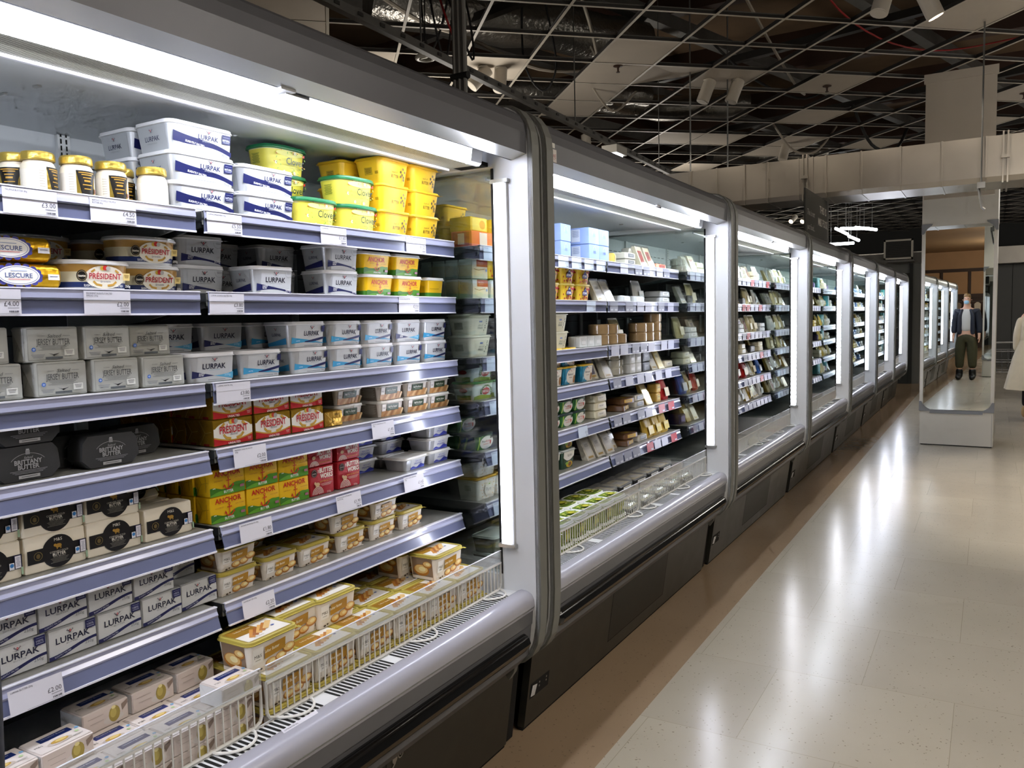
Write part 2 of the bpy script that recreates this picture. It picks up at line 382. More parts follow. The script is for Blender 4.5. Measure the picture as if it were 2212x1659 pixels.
def president_tub():
    w, d, h = .158, .105, .062; lh = .008; hb = h-lh; mb = MB(); N = 36
    q = lambda k, z: oval(w-k, d-k, N, 2.5, x1=-k/2, z=z)
    zs = [(0, .016), (.12, .014), (.12, .0138), (.32, .011), (.70, .006), (1, .004)]
    mb.loft([q(k, z*hb) for z, k in zs], P_, ['#eef0f2', '#eef0f2', '#22356f', '#f2e7c3', '#c79a4e'], cap1=False)
    F = Fr(mb, (-.0075, 0, 0), (0, 1, 0), (.006, 0, hb)); F.e = .0012; L = hb
    F.ell(.006, L*.52, .043, L*.44, '#f4eddc', 26)
    for s in (-1, 1):
        F.line([(.006+s*.006, L*.2), (.006+s*.018, L*.24), (.006+s*.025, L*.36)], .0045, '#c89a44'); F.line([(.006+s*.022, L*.8), (.006+s*.03, L*.7)], .004, '#c89a44')
    F.ell(-.0, L*.86, .005, .0046, '#d8b040', 10); F.ell(.006, L*.88, .0055, .0056, '#c7302c', 10); F.ell(.012, L*.86, .005, .0046, '#b9b4ac', 10)
    F.text('PRÉSIDENT', .006, L*.56, .0115, '#b3202c', w=.07, bold=.012); F.text('Spreadable', .006, L*.36, .0035, '#27386e', w=.022, shear=.3)
    F.ell(-.045, L*.56, .0115, .0115, '#161412', 22); F.text('taste', -.045, L*.56, .005, '#f2ead8', w=.016, bold=.02); F.ring(-.045, L*.56, .0095, .0095, .0006, '#c9b184')
    F.rect(.045, L*.42, .06, L*.7, '#e6cc84'); F.small(.0525, L*.62, .011, 3, '#8a6a2c')
    F.text('SLIGHTLY', -.03, L*.20, .0046, '#ffffff', w=.022, bold=.01); F.text('SALTED', .036, L*.20, .0042, '#ffffff', w=.015, bold=.01); F.text('250g', .055, L*.2, .0052, '#ffffff', w=.012)
    lid = MB(); r = lambda o, z: oval(w+o, d+o, N, 2.5, x1=o/2, z=z)
    lid.loft([r(-.004, hb-.001), r(.005, hb), r(.006, hb+.003), r(.002, hb+.005), r(0, h), r(-.014, h), r(-.016, h-.0015)], P_, '#f1f1f1')
    reg('prestub', O(mb, 'spread_tub'), [O(lid, 'lid')], w, d, h, 'oval cream and gold tub with navy base', 'spread tub')
president_tub()

def pack(w, d, h, col, m=F_, r=.003, crease=True, ccol=None, tw=.0, lean=.0):
    """foil or paper wrapped block; vertical edges rounded, folded ends creased"""
    mb = MB(); rr = random.Random(int(w*1e5+h*1e4)); e = .0022
    def R(i, z): return [(x+rr.uniform(-tw, tw), y+rr.uniform(-tw, tw), zz) for x, y, zz in rrect(w-2*i, d-2*i, r, 2, x1=-i, z=z)]
    mb.loft([R(e, 0), R(0, e), R(0, h*.5), R(0, h-e), R(e, h)], m, col)
    F = Fr(mb, (0, 0, 0), (0, 1, 0), (0, 0, 1), m); Lf = Fr(mb, (-d/2, -w/2, 0), (1, 0, 0), (0, 0, 1), m); T = Fr(mb, (-d/2, 0, h), (0, 1, 0), (-1, 0, 0), m)
    if crease:
        c = ccol or col
        for p in ([(-d/2+.003, h-.003), (-.002, h/2)], [(-d/2+.003, .003), (-.002, h/2)], [(-.002, h/2), (d/2-.004, h/2+.004)]): Lf.line(p, .0012, c)
    F.e = .0009; Lf.e = .0009; T.e = .0009
    return mb, F, Lf, T
def lurpak_block():
    w, d, h = .1, .05, .063; mb, F, Lf, T = pack(w, d, h, '#c4c6c8', S_, ccol='#8e9194', tw=.0006); F.m = P_; Lf.m = P_
    F.rect(-.048, .003, .048, h-.003, '#d2d4d5'); a = w/2-.001
    F.wave(-a, a, lambda t: h*(.16+.26*(.5-.5*math.cos(t*PI))), lambda t: h*(.03+.33*(.5-.5*math.cos(t*PI))-.03*t), '#1c2158')
    F.text('SLIGHTLY SALTED', -.022, h*.155, .0032, '#dfe2ee', w=.034, rot=.2)
    F.text('LURPAK', 0, h*.60, .0125, '#20243f', w=.07, bold=.015); F.text('BUTTER', -.002, h*.45, .0032, '#9a9da0', w=.024); horn(F, -.006, h*.80, .006)
    F.rect(a-.024, h*.70, a-.003, h*.99, NAVY); F.text('100%', a-.0135, h*.84, .0045, '#c8cce2', w=.014); F.rect(a-.021, h*.75, a-.006, h*.78, '#8f94b4'); F.rect(a-.021, h*.92, a-.006, h*.935, '#8f94b4')
    F.text('250g', a-.018, h*.28, .0055, '#63676d', w=.018)
    Lf.text('LURPAK', .012, h*.5, .0055, '#3c4052', w=.028, rot=PI/2)
    reg('lurblock', O(mb, 'butter_pack'), [], w, d, h, 'silver foil butter block with navy ribbon', 'butter pack')
lurpak_block()
def jersey():
    w, d, h = .104, .05, .068; mb, F, Lf, T = pack(w, d, h, '#b4b5af', C_, r=.006, ccol='#8f908a', tw=.0005); Lf.m = P_
    for z0, z1, ww in ((.004, h-.004, .049),): F.line([(-ww, z0), (ww, z0), (ww, z1), (-ww, z1), (-ww, z0)], .0009, '#8a8b86')
    F.text('Salted', .002, h*.74, .0068, '#5d5e5e', w=.026, shear=.35); F.line([(-.03, h*.74), (-.016, h*.74)], .0006, '#777777'); F.line([(.02, h*.74), (.034, h*.74)], .0006, '#777777')
    F.text('JERSEY BUTTER', 0, h*.57, .0115, '#4c4d4f', w=.066); F.small(0, h*.45, .06, 4, '#8b8c88'); 
    F.poly([(-.012, h*.25), (-.004, h*.2), (.004, h*.2), (.012, h*.25), (.003, h*.22), (0, h*.16), (-.003, h*.22)], '#6d6e6e'); F.rect(-.017, h*.08, .017, h*.14, '#5a5f63')
    F.ell(-.039, h*.36, .0042, .0042, '#4d76c4', 12); F.line([(-.0415, h*.36), (-.0365, h*.36)], .0008, '#dfe6f4'); F.line([(-.039, h*.325), (-.039, h*.395)], .0008, '#dfe6f4')
    F.rect(.02, h*.16, .04, h*.34, '#dcdcd6'); F.small(.03, h*.29, .015, 3, '#77777a'); F.small(-.032, h*.2, .026, 3, '#85868a')
    Lf.poly([(-d/2+.003, h-.004), (d/2-.006, .006), (d/2-.006, h-.004)], '#c8c8c4')
    reg('jersey', O(mb, 'butter_pack'), [], w, d, h, 'grey paper-wrapped butter pack', 'butter pack')
jersey()
def chamf(w, h, c, b): return [(-w/2+c, 0), (w/2-c, 0), (w/2, c), (w/2-b*.2, h-b), (w/2-b, h), (-w/2+b, h), (-w/2+b*.2, h-b), (-w/2, c)]
def brittany():
    w, d, h = .125, .062, .068; mb = MB(); p = chamf(w, h, .018, .014)
    q = chamf(w*.9, h*.9, .018, .014)
    rings = [[(-d, y, z+.003) for y, z in q], [(-d+.008, y, z) for y, z in p], [(-.007, y, z) for y, z in p], [(0, y*.985, z*.97+.001) for y, z in p]]
    mb.loft(rings, C_, '#3a3b3c'); F = Fr(mb, (0, 0, 0), (0, 1, 0), (0, 0, 1), C_); F.e = .0012
    F.ring(0, h*.42, .036, h*.36, .0009, '#9a9a9a', 18, .5, PI-.5); F.rect(-.004, h*.74, .004, h*.86, '#8f9092'); F.rect(-.003, h*.86, .003, h*.9, '#b0b0b2')
    F.text('Salted', 0, h*.66, .0045, '#a9aaaa', w=.016, shear=.3); F.text('BRITTANY', 0, h*.54, .0085, '#a2a3a4', w=.052, bold=.03); F.text('BUTTER', 0, h*.40, .0085, '#a2a3a4', w=.04, bold=.03)
    F.small(0, h*.29, .07, 3, '#86878a'); F.rect(-.02, h*.08, .02, h*.17, '#b4b4b4'); F.small(0, h*.12, .03, 1, '#55565a')
    reg('brittany', O(mb, 'butter_pack'), [], w, d, h, 'charcoal paper-wrapped butter pack', 'butter pack')
brittany()
def president_block():
    w, d, h = .119, .05, .064; mb, F, Lf, T = pack(w, d, h, '#b98d2a', F_, ccol='#f0d27a', tw=.0007)
    F.m = P_; a = w/2-.0015
    F.rect(-a, .002, a, h-.002, '#b99226', F_); F.ell(0, h*.5, a, h*.42, '#f1efe8', 30); F.rect(-a, h*.34, a, h*.66, '#f1efe8')
    F.wave(-a, a, lambda t: h*(.31-.16*math.sin(t*PI)), lambda t: .002, '#c32027')
    F.wave(-a, a, lambda t: h*(.36-.16*math.sin(t*PI)), lambda t: h*(.31-.16*math.sin(t*PI)), '#c79b36')
    for s in (-1, 1):
        F.line([(s*.008, h*.24), (s*.022, h*.29), (s*.03, h*.42)], .006, '#c9a03e'); F.line([(s*.026, h*.84), (s*.037, h*.7)], .006, '#c9a03e')
    F.ell(-.007, h*.88, .006, .006, '#d8b848', 10); F.ell(0, h*.9, .006, .0066, '#cc4a34', 10); F.ell(.007, h*.88, .006, .006, '#b6b3b0', 10)
    F.text('PRÉSIDENT', 0, h*.60, .0175, '#b8202b', w=.084, bold=.015); F.text('Butter', 0, h*.42, .006, '#44475a', w=.022, shear=.35)
    F.text('UNSALTED', 0, h*.08, .0052, '#ffffff', w=.036, bold=.015); F.small(a-.012, h*.2, .012, 3, '#e8b6b0')
    Lf.rect(-.008, .002, .012, .007, '#a52a24'); 
    reg('presblock', O(mb, 'butter_pack'), [], w, d, h, 'gold, white and red foil butter block', 'butter pack')
    mb, F, Lf, T = pack(.072, .1, .043, '#b98d2a', F_, crease=False, tw=.001)
    F.line([(-.034, .041), (0, .014), (.034, .041)], .0012, '#f0d27a'); F.line([(-.034, .002), (0, .014)], .0012, '#8a6a1c'); F.small(.012, .034, .02, 2, '#5a4410')
    reg('presend', O(mb, 'butter_pack'), [], .072, .1, .043, 'gold foil butter block lying end-on', 'butter pack')
president_block()
def anchor_block():
    w, d, h = .105, .05, .064; mb, F, Lf, T = pack(w, d, h, '#e8bb10', C_, ccol='#b88f08', tw=.0006); F.m = P_; a = w/2-.001
    anchor_hills(F, a, h); F.text('ANCHOR', 0, h*.82, .0125, '#c42c18', w=.078, bold=.025); F.line([(-.03, h*.68), (.03, h*.69)], .0005, '#b58420')
    anchor_mark(F, .002, h*.43, .0165); F.text('WESTBURY', -.028, h*.57, .003, '#b3661a', w=.026); F.text('WILTSHIRE', .032, h*.6, .003, '#b3661a', w=.026)
    F.text('BUTTER', .0, h*.13, .0064, '#ffffff', w=.028, bold=.015); F.rect(a-.017, h*.19, a-.005, h*.29, '#a86a80'); F.poly([(-a+.005, h*.33), (-a+.013, h*.335), (-a+.012, h*.29), (-a+.011, h*.31), (-a+.007, h*.31), (-a+.006, h*.29)], '#ffffff')
    Lf.m = P_; Lf.rect(-d/2+.001, .001, -d/2+.006, h*.3, '#2f6a18'); Lf.rect(.012, h*.2, .015, h*.75, '#cba21a')
    reg('anchorblock', O(mb, 'butter_pack'), [], w, d, h, 'yellow butter block with green hills', 'butter pack')
anchor_block()
def butterworks(key, w, d, h, flat):
    mb, F, Lf, T = pack(w, d, h, '#a91c28', C_, ccol='#7c121c', tw=.0008); F.m = P_
    if not flat:
        F.text('THE', -.014, h*.84, .005, '#f0dcd2', w=.009, bold=.02, rot=PI/2); F.text('BUTTER', .016, h*.86, .0125, '#f3e6dc', w=.052, bold=.035); F.text('WORKS', .016, h*.66, .0125, '#f3e6dc', w=.048, bold=.035)
        F.text('SOFTER BUTTER', .014, h*.47, .0044, '#d8a03c', w=.05); F.small(.014, h*.38, .044, 3, '#d9a8a0'); F.ell(-.031, h*.80, .011, .011, '#2a1718', 18); F.ring(-.031, h*.8, .009, .009, .0006, '#c9a8a0'); F.text('cacao', -.031, h*.8, .0034, '#e6d6cc', w=.014)
        for k in range(5): F.ring(-.02, h*.06, .021-.004*k, .021-.004*k, .0016, '#eadfd4', 20, 0.02, PI-.02)
        F.ell(-.022, h*.40, .009, .006, '#caa77e', 10); F.rect(-.029, h*.28, -.027, h*.36, '#caa77e'); F.rect(-.018, h*.28, -.016, h*.36, '#caa77e'); F.ell(-.031, h*.46, .004, .004, '#caa77e', 8); F.text('250g', .02, h*.08, .005, '#f0dcd2', w=.016)
    else:
        F.text('THE', -.012, h*.66, .004, '#f0dcd2', w=.007, bold=.02, rot=PI/2); F.text('BUTTER', .016, h*.72, .0105, '#f3e6dc', w=.05, bold=.035); F.text('WORKS', .016, h*.46, .0105, '#f3e6dc', w=.044, bold=.035); F.text('SOFTER BUTTER', .014, h*.18, .0036, '#d8a03c', w=.044)
        for k in range(4): F.ring(-.026, h*.04, .017-.004*k, .014-.003*k, .0015, '#eadfd4', 16, 0.02, PI-.02)
        F.ell(-.028, h*.5, .007, .005, '#caa77e', 10)
    reg(key, O(mb, 'butter_pack'), [], w, d, h, 'red butter block, upright' if not flat else 'red butter block, lying flat', 'butter pack')
butterworks('bworks', .092, .05, .079, False); butterworks('bworksflat', .094, .075, .05, True)
def cornish():
    w, d, h = .122, .055, .072; mb, F, Lf, T = pack(w, d, h, '#ece3cf', C_, r=.006, ccol='#cbbf9f', tw=.0008); F.m = P_
    F.rect(-.056, h*.26, .061, h*.64, '#17171b'); F.ell(.004, h*.47, .0325, .0325, '#17171b', 34); F.rect(.046, h*.27, .060, h*.63, '#2a2a4c')
    F.ring(-.036, h*.45, .0085, .0085, .0012, '#7a6a42', 16); F.ell(-.036, h*.45, .004, .005, '#6d5c38', 8)
    F.text('M&S', .004, h*.80, .0062, '#d8d4c8', w=.016); F.ell(.004, h*.62, .0065, .0042, '#a88236', 10); F.rect(0, h*.53, .002, h*.6, '#a88236'); F.rect(.007, h*.53, .009, h*.6, '#a88236'); F.ell(-.003, h*.65, .003, .003, '#a88236', 8)
    F.text('CORNISH GOLD', .004, h*.47, .0036, '#cfcabc', w=.036); F.text('BUTTER', .004, h*.40, .0052, '#e6e2d6', w=.026, bold=.02); F.text('WITH SEA SALT', .004, h*.335, .003, '#bdb8aa', w=.026); F.small(.004, h*.28, .036, 4, '#77746c')
    F.rect(.036, h*.28, .045, h*.46, '#e8e8ee'); F.ell(.0405, h*.39, .0038, .0038, '#3f86cc', 10); F.rect(.0465, h*.29, .057, h*.62, '#e4e2ea'); F.small(.052, h*.56, .007, 7, '#8c8ca0'); F.rect(.0565, h*.1, .0605, h*.3, '#9db89a')
    reg('cornish', O(mb, 'butter_pack'), [], w, d, h, 'cream butter pack with black band', 'butter pack')
cornish()
def roll_art(F, a, b, s):
    F.ell(a, b, s, s*.62, '#b5762c', 16); F.ell(a, b+s*.1, s*.84, s*.46, '#e6c27c', 14); F.ell(a+s*.15, b+s*.12, s*.45, s*.26, '#f7e7ae', 10)
def softer(key, w, d, h, big, desc):
    mb, F, Lf, L = tub_body(w, d, h, .007, .016, [(1, '#e9e2d8')], lid_h=.009); k = w/.118; a = w/2-.012
    F.wave(-a-.003, a+.004, lambda t: L*(.10+.06*math.sin(t*5)), lambda t: .0005, '#d8cdbd'); F.rect(-a, L*.34, -a+.024*k, L*.86, '#f4f2ee'); F.text('M&S', -a+.012*k, L*.58, .0062*k, '#55524c', w=.017*k); F.small(-a+.012*k, L*.44, .012*k, 1, '#77746c')
    roll_art(F, -.006*k, L*.20, .014*k); roll_art(F, .017*k, L*.26, .014*k); roll_art(F, .036*k, L*.44, .0155*k)
    F.poly([(-a+.026*k, L*.40), (.026*k, L*.50), (.026*k, L*.88), (-a+.026*k, L*.82)], '#b5851f'); F.text('Softer Butter', -.007*k, L*.67, .0058*k, '#f6ecd0', w=.036*k, bold=.02, rot=.06)
    F.ell(-a+.01*k, L*.1, .004*k, .0022*k, '#3d2c1c', 7); F.ell(-a+.018*k, L*.13, .003*k, .002*k, '#3d2c1c', 7)
    c = d/2-.016; Lf.rect(-c, L*.02, c, L*.97, '#8a7460'); roll_art(Lf, -.005, L*.42, .024*k); roll_art(Lf, .016*k, L*.7, .014*k); Lf.rect(-c, L*.02, c, L*.16, '#e0d6c8')
    def art(T, W, D):
        T.rect(-W/2, -D/2, W/2, D/2, '#a88f3a', P_); T.rect(-W*.48, -D*.46, W*.48, D*.46, '#e9e4da'); T.poly([(-W*.48, D*.46), (-W*.48, D*.02), (W*.1, -D*.02), (W*.05, D*.46)], '#9c7224')
        for i in range(5): T.line([(-W*.30+W*.1*i, -D*.3+.004*i), (-W*.05+W*.11*i, D*.12+.003*i)], .011*k, ['#c98a3c', '#a8642a', '#dba85e', '#b87632', '#e2bc7c'][i])
        T.ell(W*.28, -D*.1, .005, .0035, '#4a62a8', 8); T.small(-W*.2, -D*.38, .03, 1, '#4c4a46'); T.text('Softer Butter', -W*.18, D*.28, .005*k, '#f4e8c8', w=.04*k)
    lid = tub_lid(w, d, h, .016, '#b8a850', lid_h=.009, over=.004, art=art)
    reg(key, O(mb, 'butter_tub'), [O(lid, 'lid')], w, d, h, desc, 'butter tub')
softer('softer', .118, .09, .06, False, 'small olive-gold-lidded butter tub')
softer('softerbig', .15, .11, .08, True, 'large olive-gold-lidded butter tub')
def halffat():
    w, d, h = .115, .088, .05; mb, F, Lf, L = tub_body(w, d, h, .006, .012, [(1, '#e6dfd8')], lid_h=.008); a = w/2-.01
    F.rect(-a, .001, a, L*.55, '#c99862'); 
    for i in range(6): F.line([(-a+.012+.016*i, L*.06), (-a+.03+.014*i, L*.5)], .008, ['#b9814a', '#e2bb86', '#a86f3a', '#dcae72', '#c48d52', '#e6c492'][i])
    F.rect(-a, L*.45, -a+.018, L*.95, '#efeae4'); F.text('M&S', -a+.009, L*.68, .0048, '#8a857e', w=.012); F.rect(-.026, L*.45, .03, L*.92, '#33472f'); F.text('Half Fat Butter', .002, L*.72, .006, '#f2f2ea', w=.042, bold=.015); F.small(.002, L*.56, .03, 1, '#a8b4a0')
    c = d/2-.014; Lf.rect(-c, .001, c, L*.97, '#8d847a'); Lf.small(0, L*.85, .05, 12, '#c9c2b8', h=.0009, gap=.0024)
    lid = tub_lid(w, d, h, .012, '#f0eee8', lid_h=.008); reg('halffat', O(mb, 'butter_tub'), [O(lid, 'lid')], w, d, h, 'white-lidded tub with green label', 'butter tub')
halffat()
def silvertub():
    w, d, h = .122, .088, .043; mb, F, Lf, L = tub_body(w, d, h, .007, .012, [(1, '#b4b6ba')], lid_h=.008, m=S_); a = w/2-.012
    F.rect(-a*.55, .001, a, L*.97, '#dcdee2'); F.text('slightly salted', .012, L*.76, .0042, '#5a63c0', w=.034); F.text('SPREADABLE', .012, L*.52, .0064, '#3c46b0', w=.044)
    F.wave(-a*.55, a, lambda t: L*(.18+.2*t+.1*math.sin(t*11)), lambda t: .001, '#3a46b4'); F.wave(-a*.55, a, lambda t: L*(.12+.08*math.sin(t*8)), lambda t: .001, '#6d78d0')
    lid = tub_lid(w, d, h, .012, '#ececea', lid_h=.008, over=.007); reg('silvertub', O(mb, 'spread_tub'), [O(lid, 'lid')], w, d, h, 'shallow silver tub with blue print', 'spread tub')
silvertub()
def potato_art(F, a, b, s):
    F.ell(a-s*.1, b-s*.55, s*1.35, s*.5, '#d9d2cc', 16); F.ell(a, b, s*.75, s*1.0, '#a89548', 16); F.ell(a-s*.15, b+s*.15, s*.42, s*.6, '#c4b25e', 12); F.ell(a-s*.1, b+s*.85, s*.3, s*.22, '#efe2a0', 8)
def msbox():
    w, d, h = .102, .075, .045; mb, F, Lf, T = pack(w, d, h, '#ddd2cc', C_, r=.0025, ccol='#b8bcc0'); 
    for q in (F, Lf, T): q.m = P_
    Lf.rect(-d/2+.002, .002, d/2-.002, h-.002, '#e4e6e8'); Lf.line([(-d/2+.004, h-.004), (.004, .006), (d/2-.004, h-.01)], .0006, '#c4c8cc')
    F.rect(-w/2+.002, .002, w/2-.002, h-.002, '#d8cbc3'); potato_art(F, .018, h*.5, .017); F.poly([(.036, h*.5), (.048, h*.75), (.048, h*.95), (.034, h*.8)], '#8c7a6e'); F.small(-.024, h*.7, .034, 1, '#b3a59b'); F.small(-.022, h*.45, .03, 1, '#b3a59b')
    T.rect(-w/2+.002, -d/2+.002, w/2-.002, d/2-.002, '#e4dad4'); T.rect(-.026, .006, .036, .024, '#1f2f6e'); T.text('Unsalted Butter', .005, .018, .0042, '#e8ecf6', w=.046); T.text('M&S', -.036, -.004, .006, '#6a6662', w=.015)
    T.ell(-.002, -.016, .024, .010, '#c9bdb4', 16); T.ell(-.001, -.013, .017, .0075, '#c9a24e', 14); T.ell(.002, -.012, .011, .0048, '#e8cf86', 12); T.ell(.044, .006, .004, .004, '#7fb0d8', 8); T.ell(.036, -.008, .004, .004, '#b9cf9a', 8); T.small(.03, -.022, .02, 2, '#8d8782')
    reg('msbox', O(mb, 'butter_pack'), [], w, d, h, 'pale butter carton with navy label and potato', 'butter pack')
msbox()
def lescure():
    w, d, h = .17, .06, .05; mb = MB(); n = 16; rr = random.Random(5)
    def ring(y, k): return [(-d/2+d/2*k*math.copysign(abs(math.cos(2*PI*i/n))**.6, math.cos(2*PI*i/n))+rr.uniform(-.0006, .0006), y, h/2+h/2*k*math.copysign(abs(math.sin(2*PI*i/n))**.6, math.sin(2*PI*i/n))) for i in range(n)]
    ys = [(-w/2, .8), (-w/2+.004, .97), (-.05, 1), (0, .985), (.05, 1), (w/2-.006, .99), (w/2, .82)]
    mb.loft([ring(y, k) for y, k in ys][::-1], F_, '#d6a520'); F = Fr(mb, (0, 0, 0), (0, 1, 0), (0, 0, 1)); F.e = .002
    for i in range(16): F.ell(-.0+.04*math.cos(i*PI/8), h*.5+h*.36*math.sin(i*PI/8), .007, .0055, '#4a4a96', 9)
    F.ell(0, h*.5, .039, h*.37, '#f2efe9', 26); F.ring(0, h*.5, .036, h*.33, .0008, '#4a5aa0', 26); F.text('LESCURE', 0, h*.5, .0085, '#4a5a8c', w=.05, bold=.01); F.small(0, h*.66, .03, 1, '#8a9ac0'); F.small(0, h*.34, .04, 1, '#c0504a'); F.rect(.054, h*.36, .076, h*.58, '#e6e6ea'); F.small(.065, h*.48, .015, 1, '#55557a')
    reg('lescure', O(mb, 'butter_pack'), [], w, d, h, 'gold foil butter roll with blue oval label', 'butter pack')
lescure()
def jar():
    r, h = .032, .086; mb = MB(); c = (-r, 0, 0)
    mb.lathe([(r*.86, 0), (r*.98, .004), (r, .012), (r, .05), (r*.93, .061), (r*.80, .068), (r*.80, .072)], 24, P_, ['#d9cdb4', '#e5dac4', '#ece4d6', '#e2d8c2', '#dcd0bc', '#d6cab4'], c)
    # wrap-round black and gold label
    def arc(rr, z, t0, t1, n=10): return [(c[0]+rr*math.cos(t0+(t1-t0)*i/n), rr*math.sin(t0+(t1-t0)*i/n), z) for i in range(n+1)]
    def patch(z0, z1, a0, b0, a1, b1, col, rr, m=P_):
        A, B = arc(rr, z0, a0, b0), arc(rr, z1, a1, b1); n = len(A); mb.add(A+B, [(i, i+1, n+i+1, n+i) for i in range(n-1)], m, col, True)
    patch(.008, .054, -1.1, .75, -1.1, .75, '#f0eadd', r+.0006); patch(.008, .054, -.62, .62, -.62, .62, '#b79b45', r+.0008, F_); patch(.006, .055, -.34, .42, -.62, .72, '#181410', r+.0012)
    for i, (z, ww) in enumerate(((.046, .34), (.040, .26), (.033, .2), (.026, .3), (.018, .22), (.05, .5))): patch(z, z+(.0035 if i == 2 else .0018), .02-ww, .02+ww, .02-ww, .02+ww, '#b58a32', r+.0016)
    patch(.012, .02, .5, .68, .5, .68, '#8a5a48', r+.002); patch(.014, .05, -1.05, -.7, -1.05, -.7, '#d8d0c0', r+.001)
    for k in range(8): patch(.046-.005*k, .047-.005*k, -1.02, -.74, -1.02, -.74, '#a59c8c', r+.0013)
    lid = MB(); lid.lathe([(r*.84, .068), (r*.96, .069), (r*.97, .071), (r*.96, .081), (r*.90, .085), (r*.7, .0855)], 26, F_, '#c9ae52', c)
    reg('jar', O(mb, 'glass_jar'), [O(lid, 'lid')], 2*r, 2*r, h, 'gold-lidded jar of truffle butter', 'jar')
jar()
# ---- second cooler
def simple_tub(key, w, d, h, body, lidc, art, desc, bands=None, over=.005):
    mb, F, Lf, L = tub_body(w, d, h, .009, .014, bands or [(1, body)], lid_h=.008); art(F, Lf, L, w/2-.01); lid = tub_lid(w, d, h, .014, lidc, lid_h=.008, over=over)
    reg(key, O(mb, 'spread_tub'), [O(lid, 'lid')], w, d, h, desc, 'spread tub')
def a_stork(F, Lf, L, a):
    rr = random.Random(4)
    for i in range(22):
        u, v = rr.uniform(-a, a), rr.uniform(.004, L-.004)
        F.ell(u, v, .0042, .0046, '#c2343c', 9)
        if i % 2: Lf.ell(u*.6, v, .0042, .0046, '#c2343c', 9)
    F.poly([(-.024, L*.38), (.024, L*.38), (.026, L*.55), (.012, L*.72), (0, L*.97), (-.012, L*.72), (-.026, L*.55)], '#2c2c6e'); F.text('STORK', 0, L*.53, .0095, '#ffffff', w=.044, bold=.03); F.ell(0, L*.78, .003, .004, '#ffffff', 8); F.text('for baking', .008, L*.18, .006, '#5a4218', w=.034, shear=.25)
simple_tub('stork', .118, .09, .075, '#efc93c', '#f0dc6a', a_stork, 'yellow tub with red dots and purple badge')
def a_bene(F, Lf, L, a):
    F.rect(-a, .001, -a*.1, L*.97, '#1c86ac'); F.ell(0, L*.5, .034, .03, '#ece6da', 20); F.rect(0, .001, a, L*.97, '#ece6da'); F.text('Benecol', .004, L*.62, .010, '#2a3038', w=.05, bold=.01); F.ring(.0, L*.68, .016, .016, .002, '#b0303c', 16, .3, PI-.3); F.small(.006, L*.42, .03, 2, '#8a6a5a'); F.ell(a-.01, L*.3, .01, .018, '#9c6a30', 12); F.ell(-a+.012, L*.25, .007, .007, '#8fd0e6', 12); F.small(a-.02, L*.85, .02, 1, '#999999')
    Lf.rect(-.03, .001, .03, L*.95, '#17789c')
simple_tub('benecol', .118, .09, .08, '#1c86ac', '#edc42e', a_bene, 'blue and cream tub with yellow lid')
def a_pro(F, Lf, L, a):
    F.rect(-a, .001, a, L*.97, '#2c7a34'); F.line([(-a+.004, .002), (-a+.012, L*.5), (-a+.006, L*.95)], .008, '#b6d84a'); F.ell(.014, L*.48, .044, L*.47, '#efece4', 24); F.text('Pro', -.008, L*.58, .0095, '#2d4a3a', w=.022, bold=.01); F.text('Activ', .022, L*.58, .0095, '#e0503c', w=.034, bold=.005); F.small(.01, L*.38, .04, 2, '#e58a78'); F.rect(a-.012, L*.72, a, L*.95, '#26382c'); F.ell(a-.006, L*.45, .005, .008, '#e0503c', 8)
    Lf.rect(-.03, .001, .03, L*.97, '#1f5a2c'); Lf.line([(-.02, .002), (.0, L*.9)], .008, '#86b83e')
simple_tub('proactiv', .11, .085, .06, '#2c7a34', '#2c3f40', a_pro, 'green and white tub with dark lid')
def a_flora(F, Lf, L, a):
    F.wave(-a, a, lambda t: L*.97, lambda t: L*(.66-.22*math.sin(t*PI)), '#eceae2'); F.text('FLORA', .008, L*.74, .011, '#35453c', w=.042); F.ell(.01, L*.22, .03, .014, '#d8b02a', 16); F.ell(.014, L*.22, .014, .01, '#7a4a20', 12); F.ell(-.014, L*.3, .016, .006, '#8fb83a', 10)
    Lf.rect(-.03, .001, .03, L*.9, '#2c4f3c')
simple_tub('flora', .12, .09, .085, '#24452f', '#e6ecec', a_flora, 'dark green tub with white lid')
def a_pure(F, Lf, L, a):
    for i in range(30):
        t = i*2.399; r0 = .02+.0012*i
        u, v = r0*math.cos(t)*1.1, L*.5+r0*math.sin(t)*.7
        if abs(u) < a-.003 and .004 < v < L-.004: F.line([(u, v), (u*1.14, L*.5+(v-L*.5)*1.14)], .003, '#dfa23c')
    F.ell(0, L*.5, .026, .024, '#eeede6', 20); F.text('Pure', 0, L*.5, .014, '#3c4c58', w=.034); F.ell(.002, L*.74, .006, .0025, '#7ab648', 8); Lf.small(0, L*.7, .03, 8, '#a5ab90')
simple_tub('pure', .13, .1, .085, '#eeede6', '#eec04a', a_pure, 'white tub with yellow lid and sunburst')
def a_bert(F, Lf, L, a):
    F.wave(-a, a, lambda t: L*(.22+.06*math.sin(t*4)), lambda t: .001, '#86a83a'); F.ell(.016, L*.5, .026, .013, '#c8343c', 20); F.text('BERTOLLI', .016, L*.5, .009, '#ffffff', w=.04, bold=.015); F.poly([(.012, L*.7), (.02, L*.7), (.016, L*.85)], '#c8343c')
    for i in range(12):
        t = PI*i/11; F.ell(.016+.036*math.cos(t), L*.42+.026*math.sin(t), .006, .003, ['#4f7a3a', '#6d9a4a', '#3a5f34'][i % 3], 8)
    Lf.ell(0, L*.6, .018, .008, '#c8343c', 14); Lf.wave(-.03, .03, lambda t: L*.3, lambda t: .001, '#6f9434')
simple_tub('bertolli', .135, .1, .066, '#cfe0e0', '#2f9a5c', a_bert, 'pale blue tub with green lid')
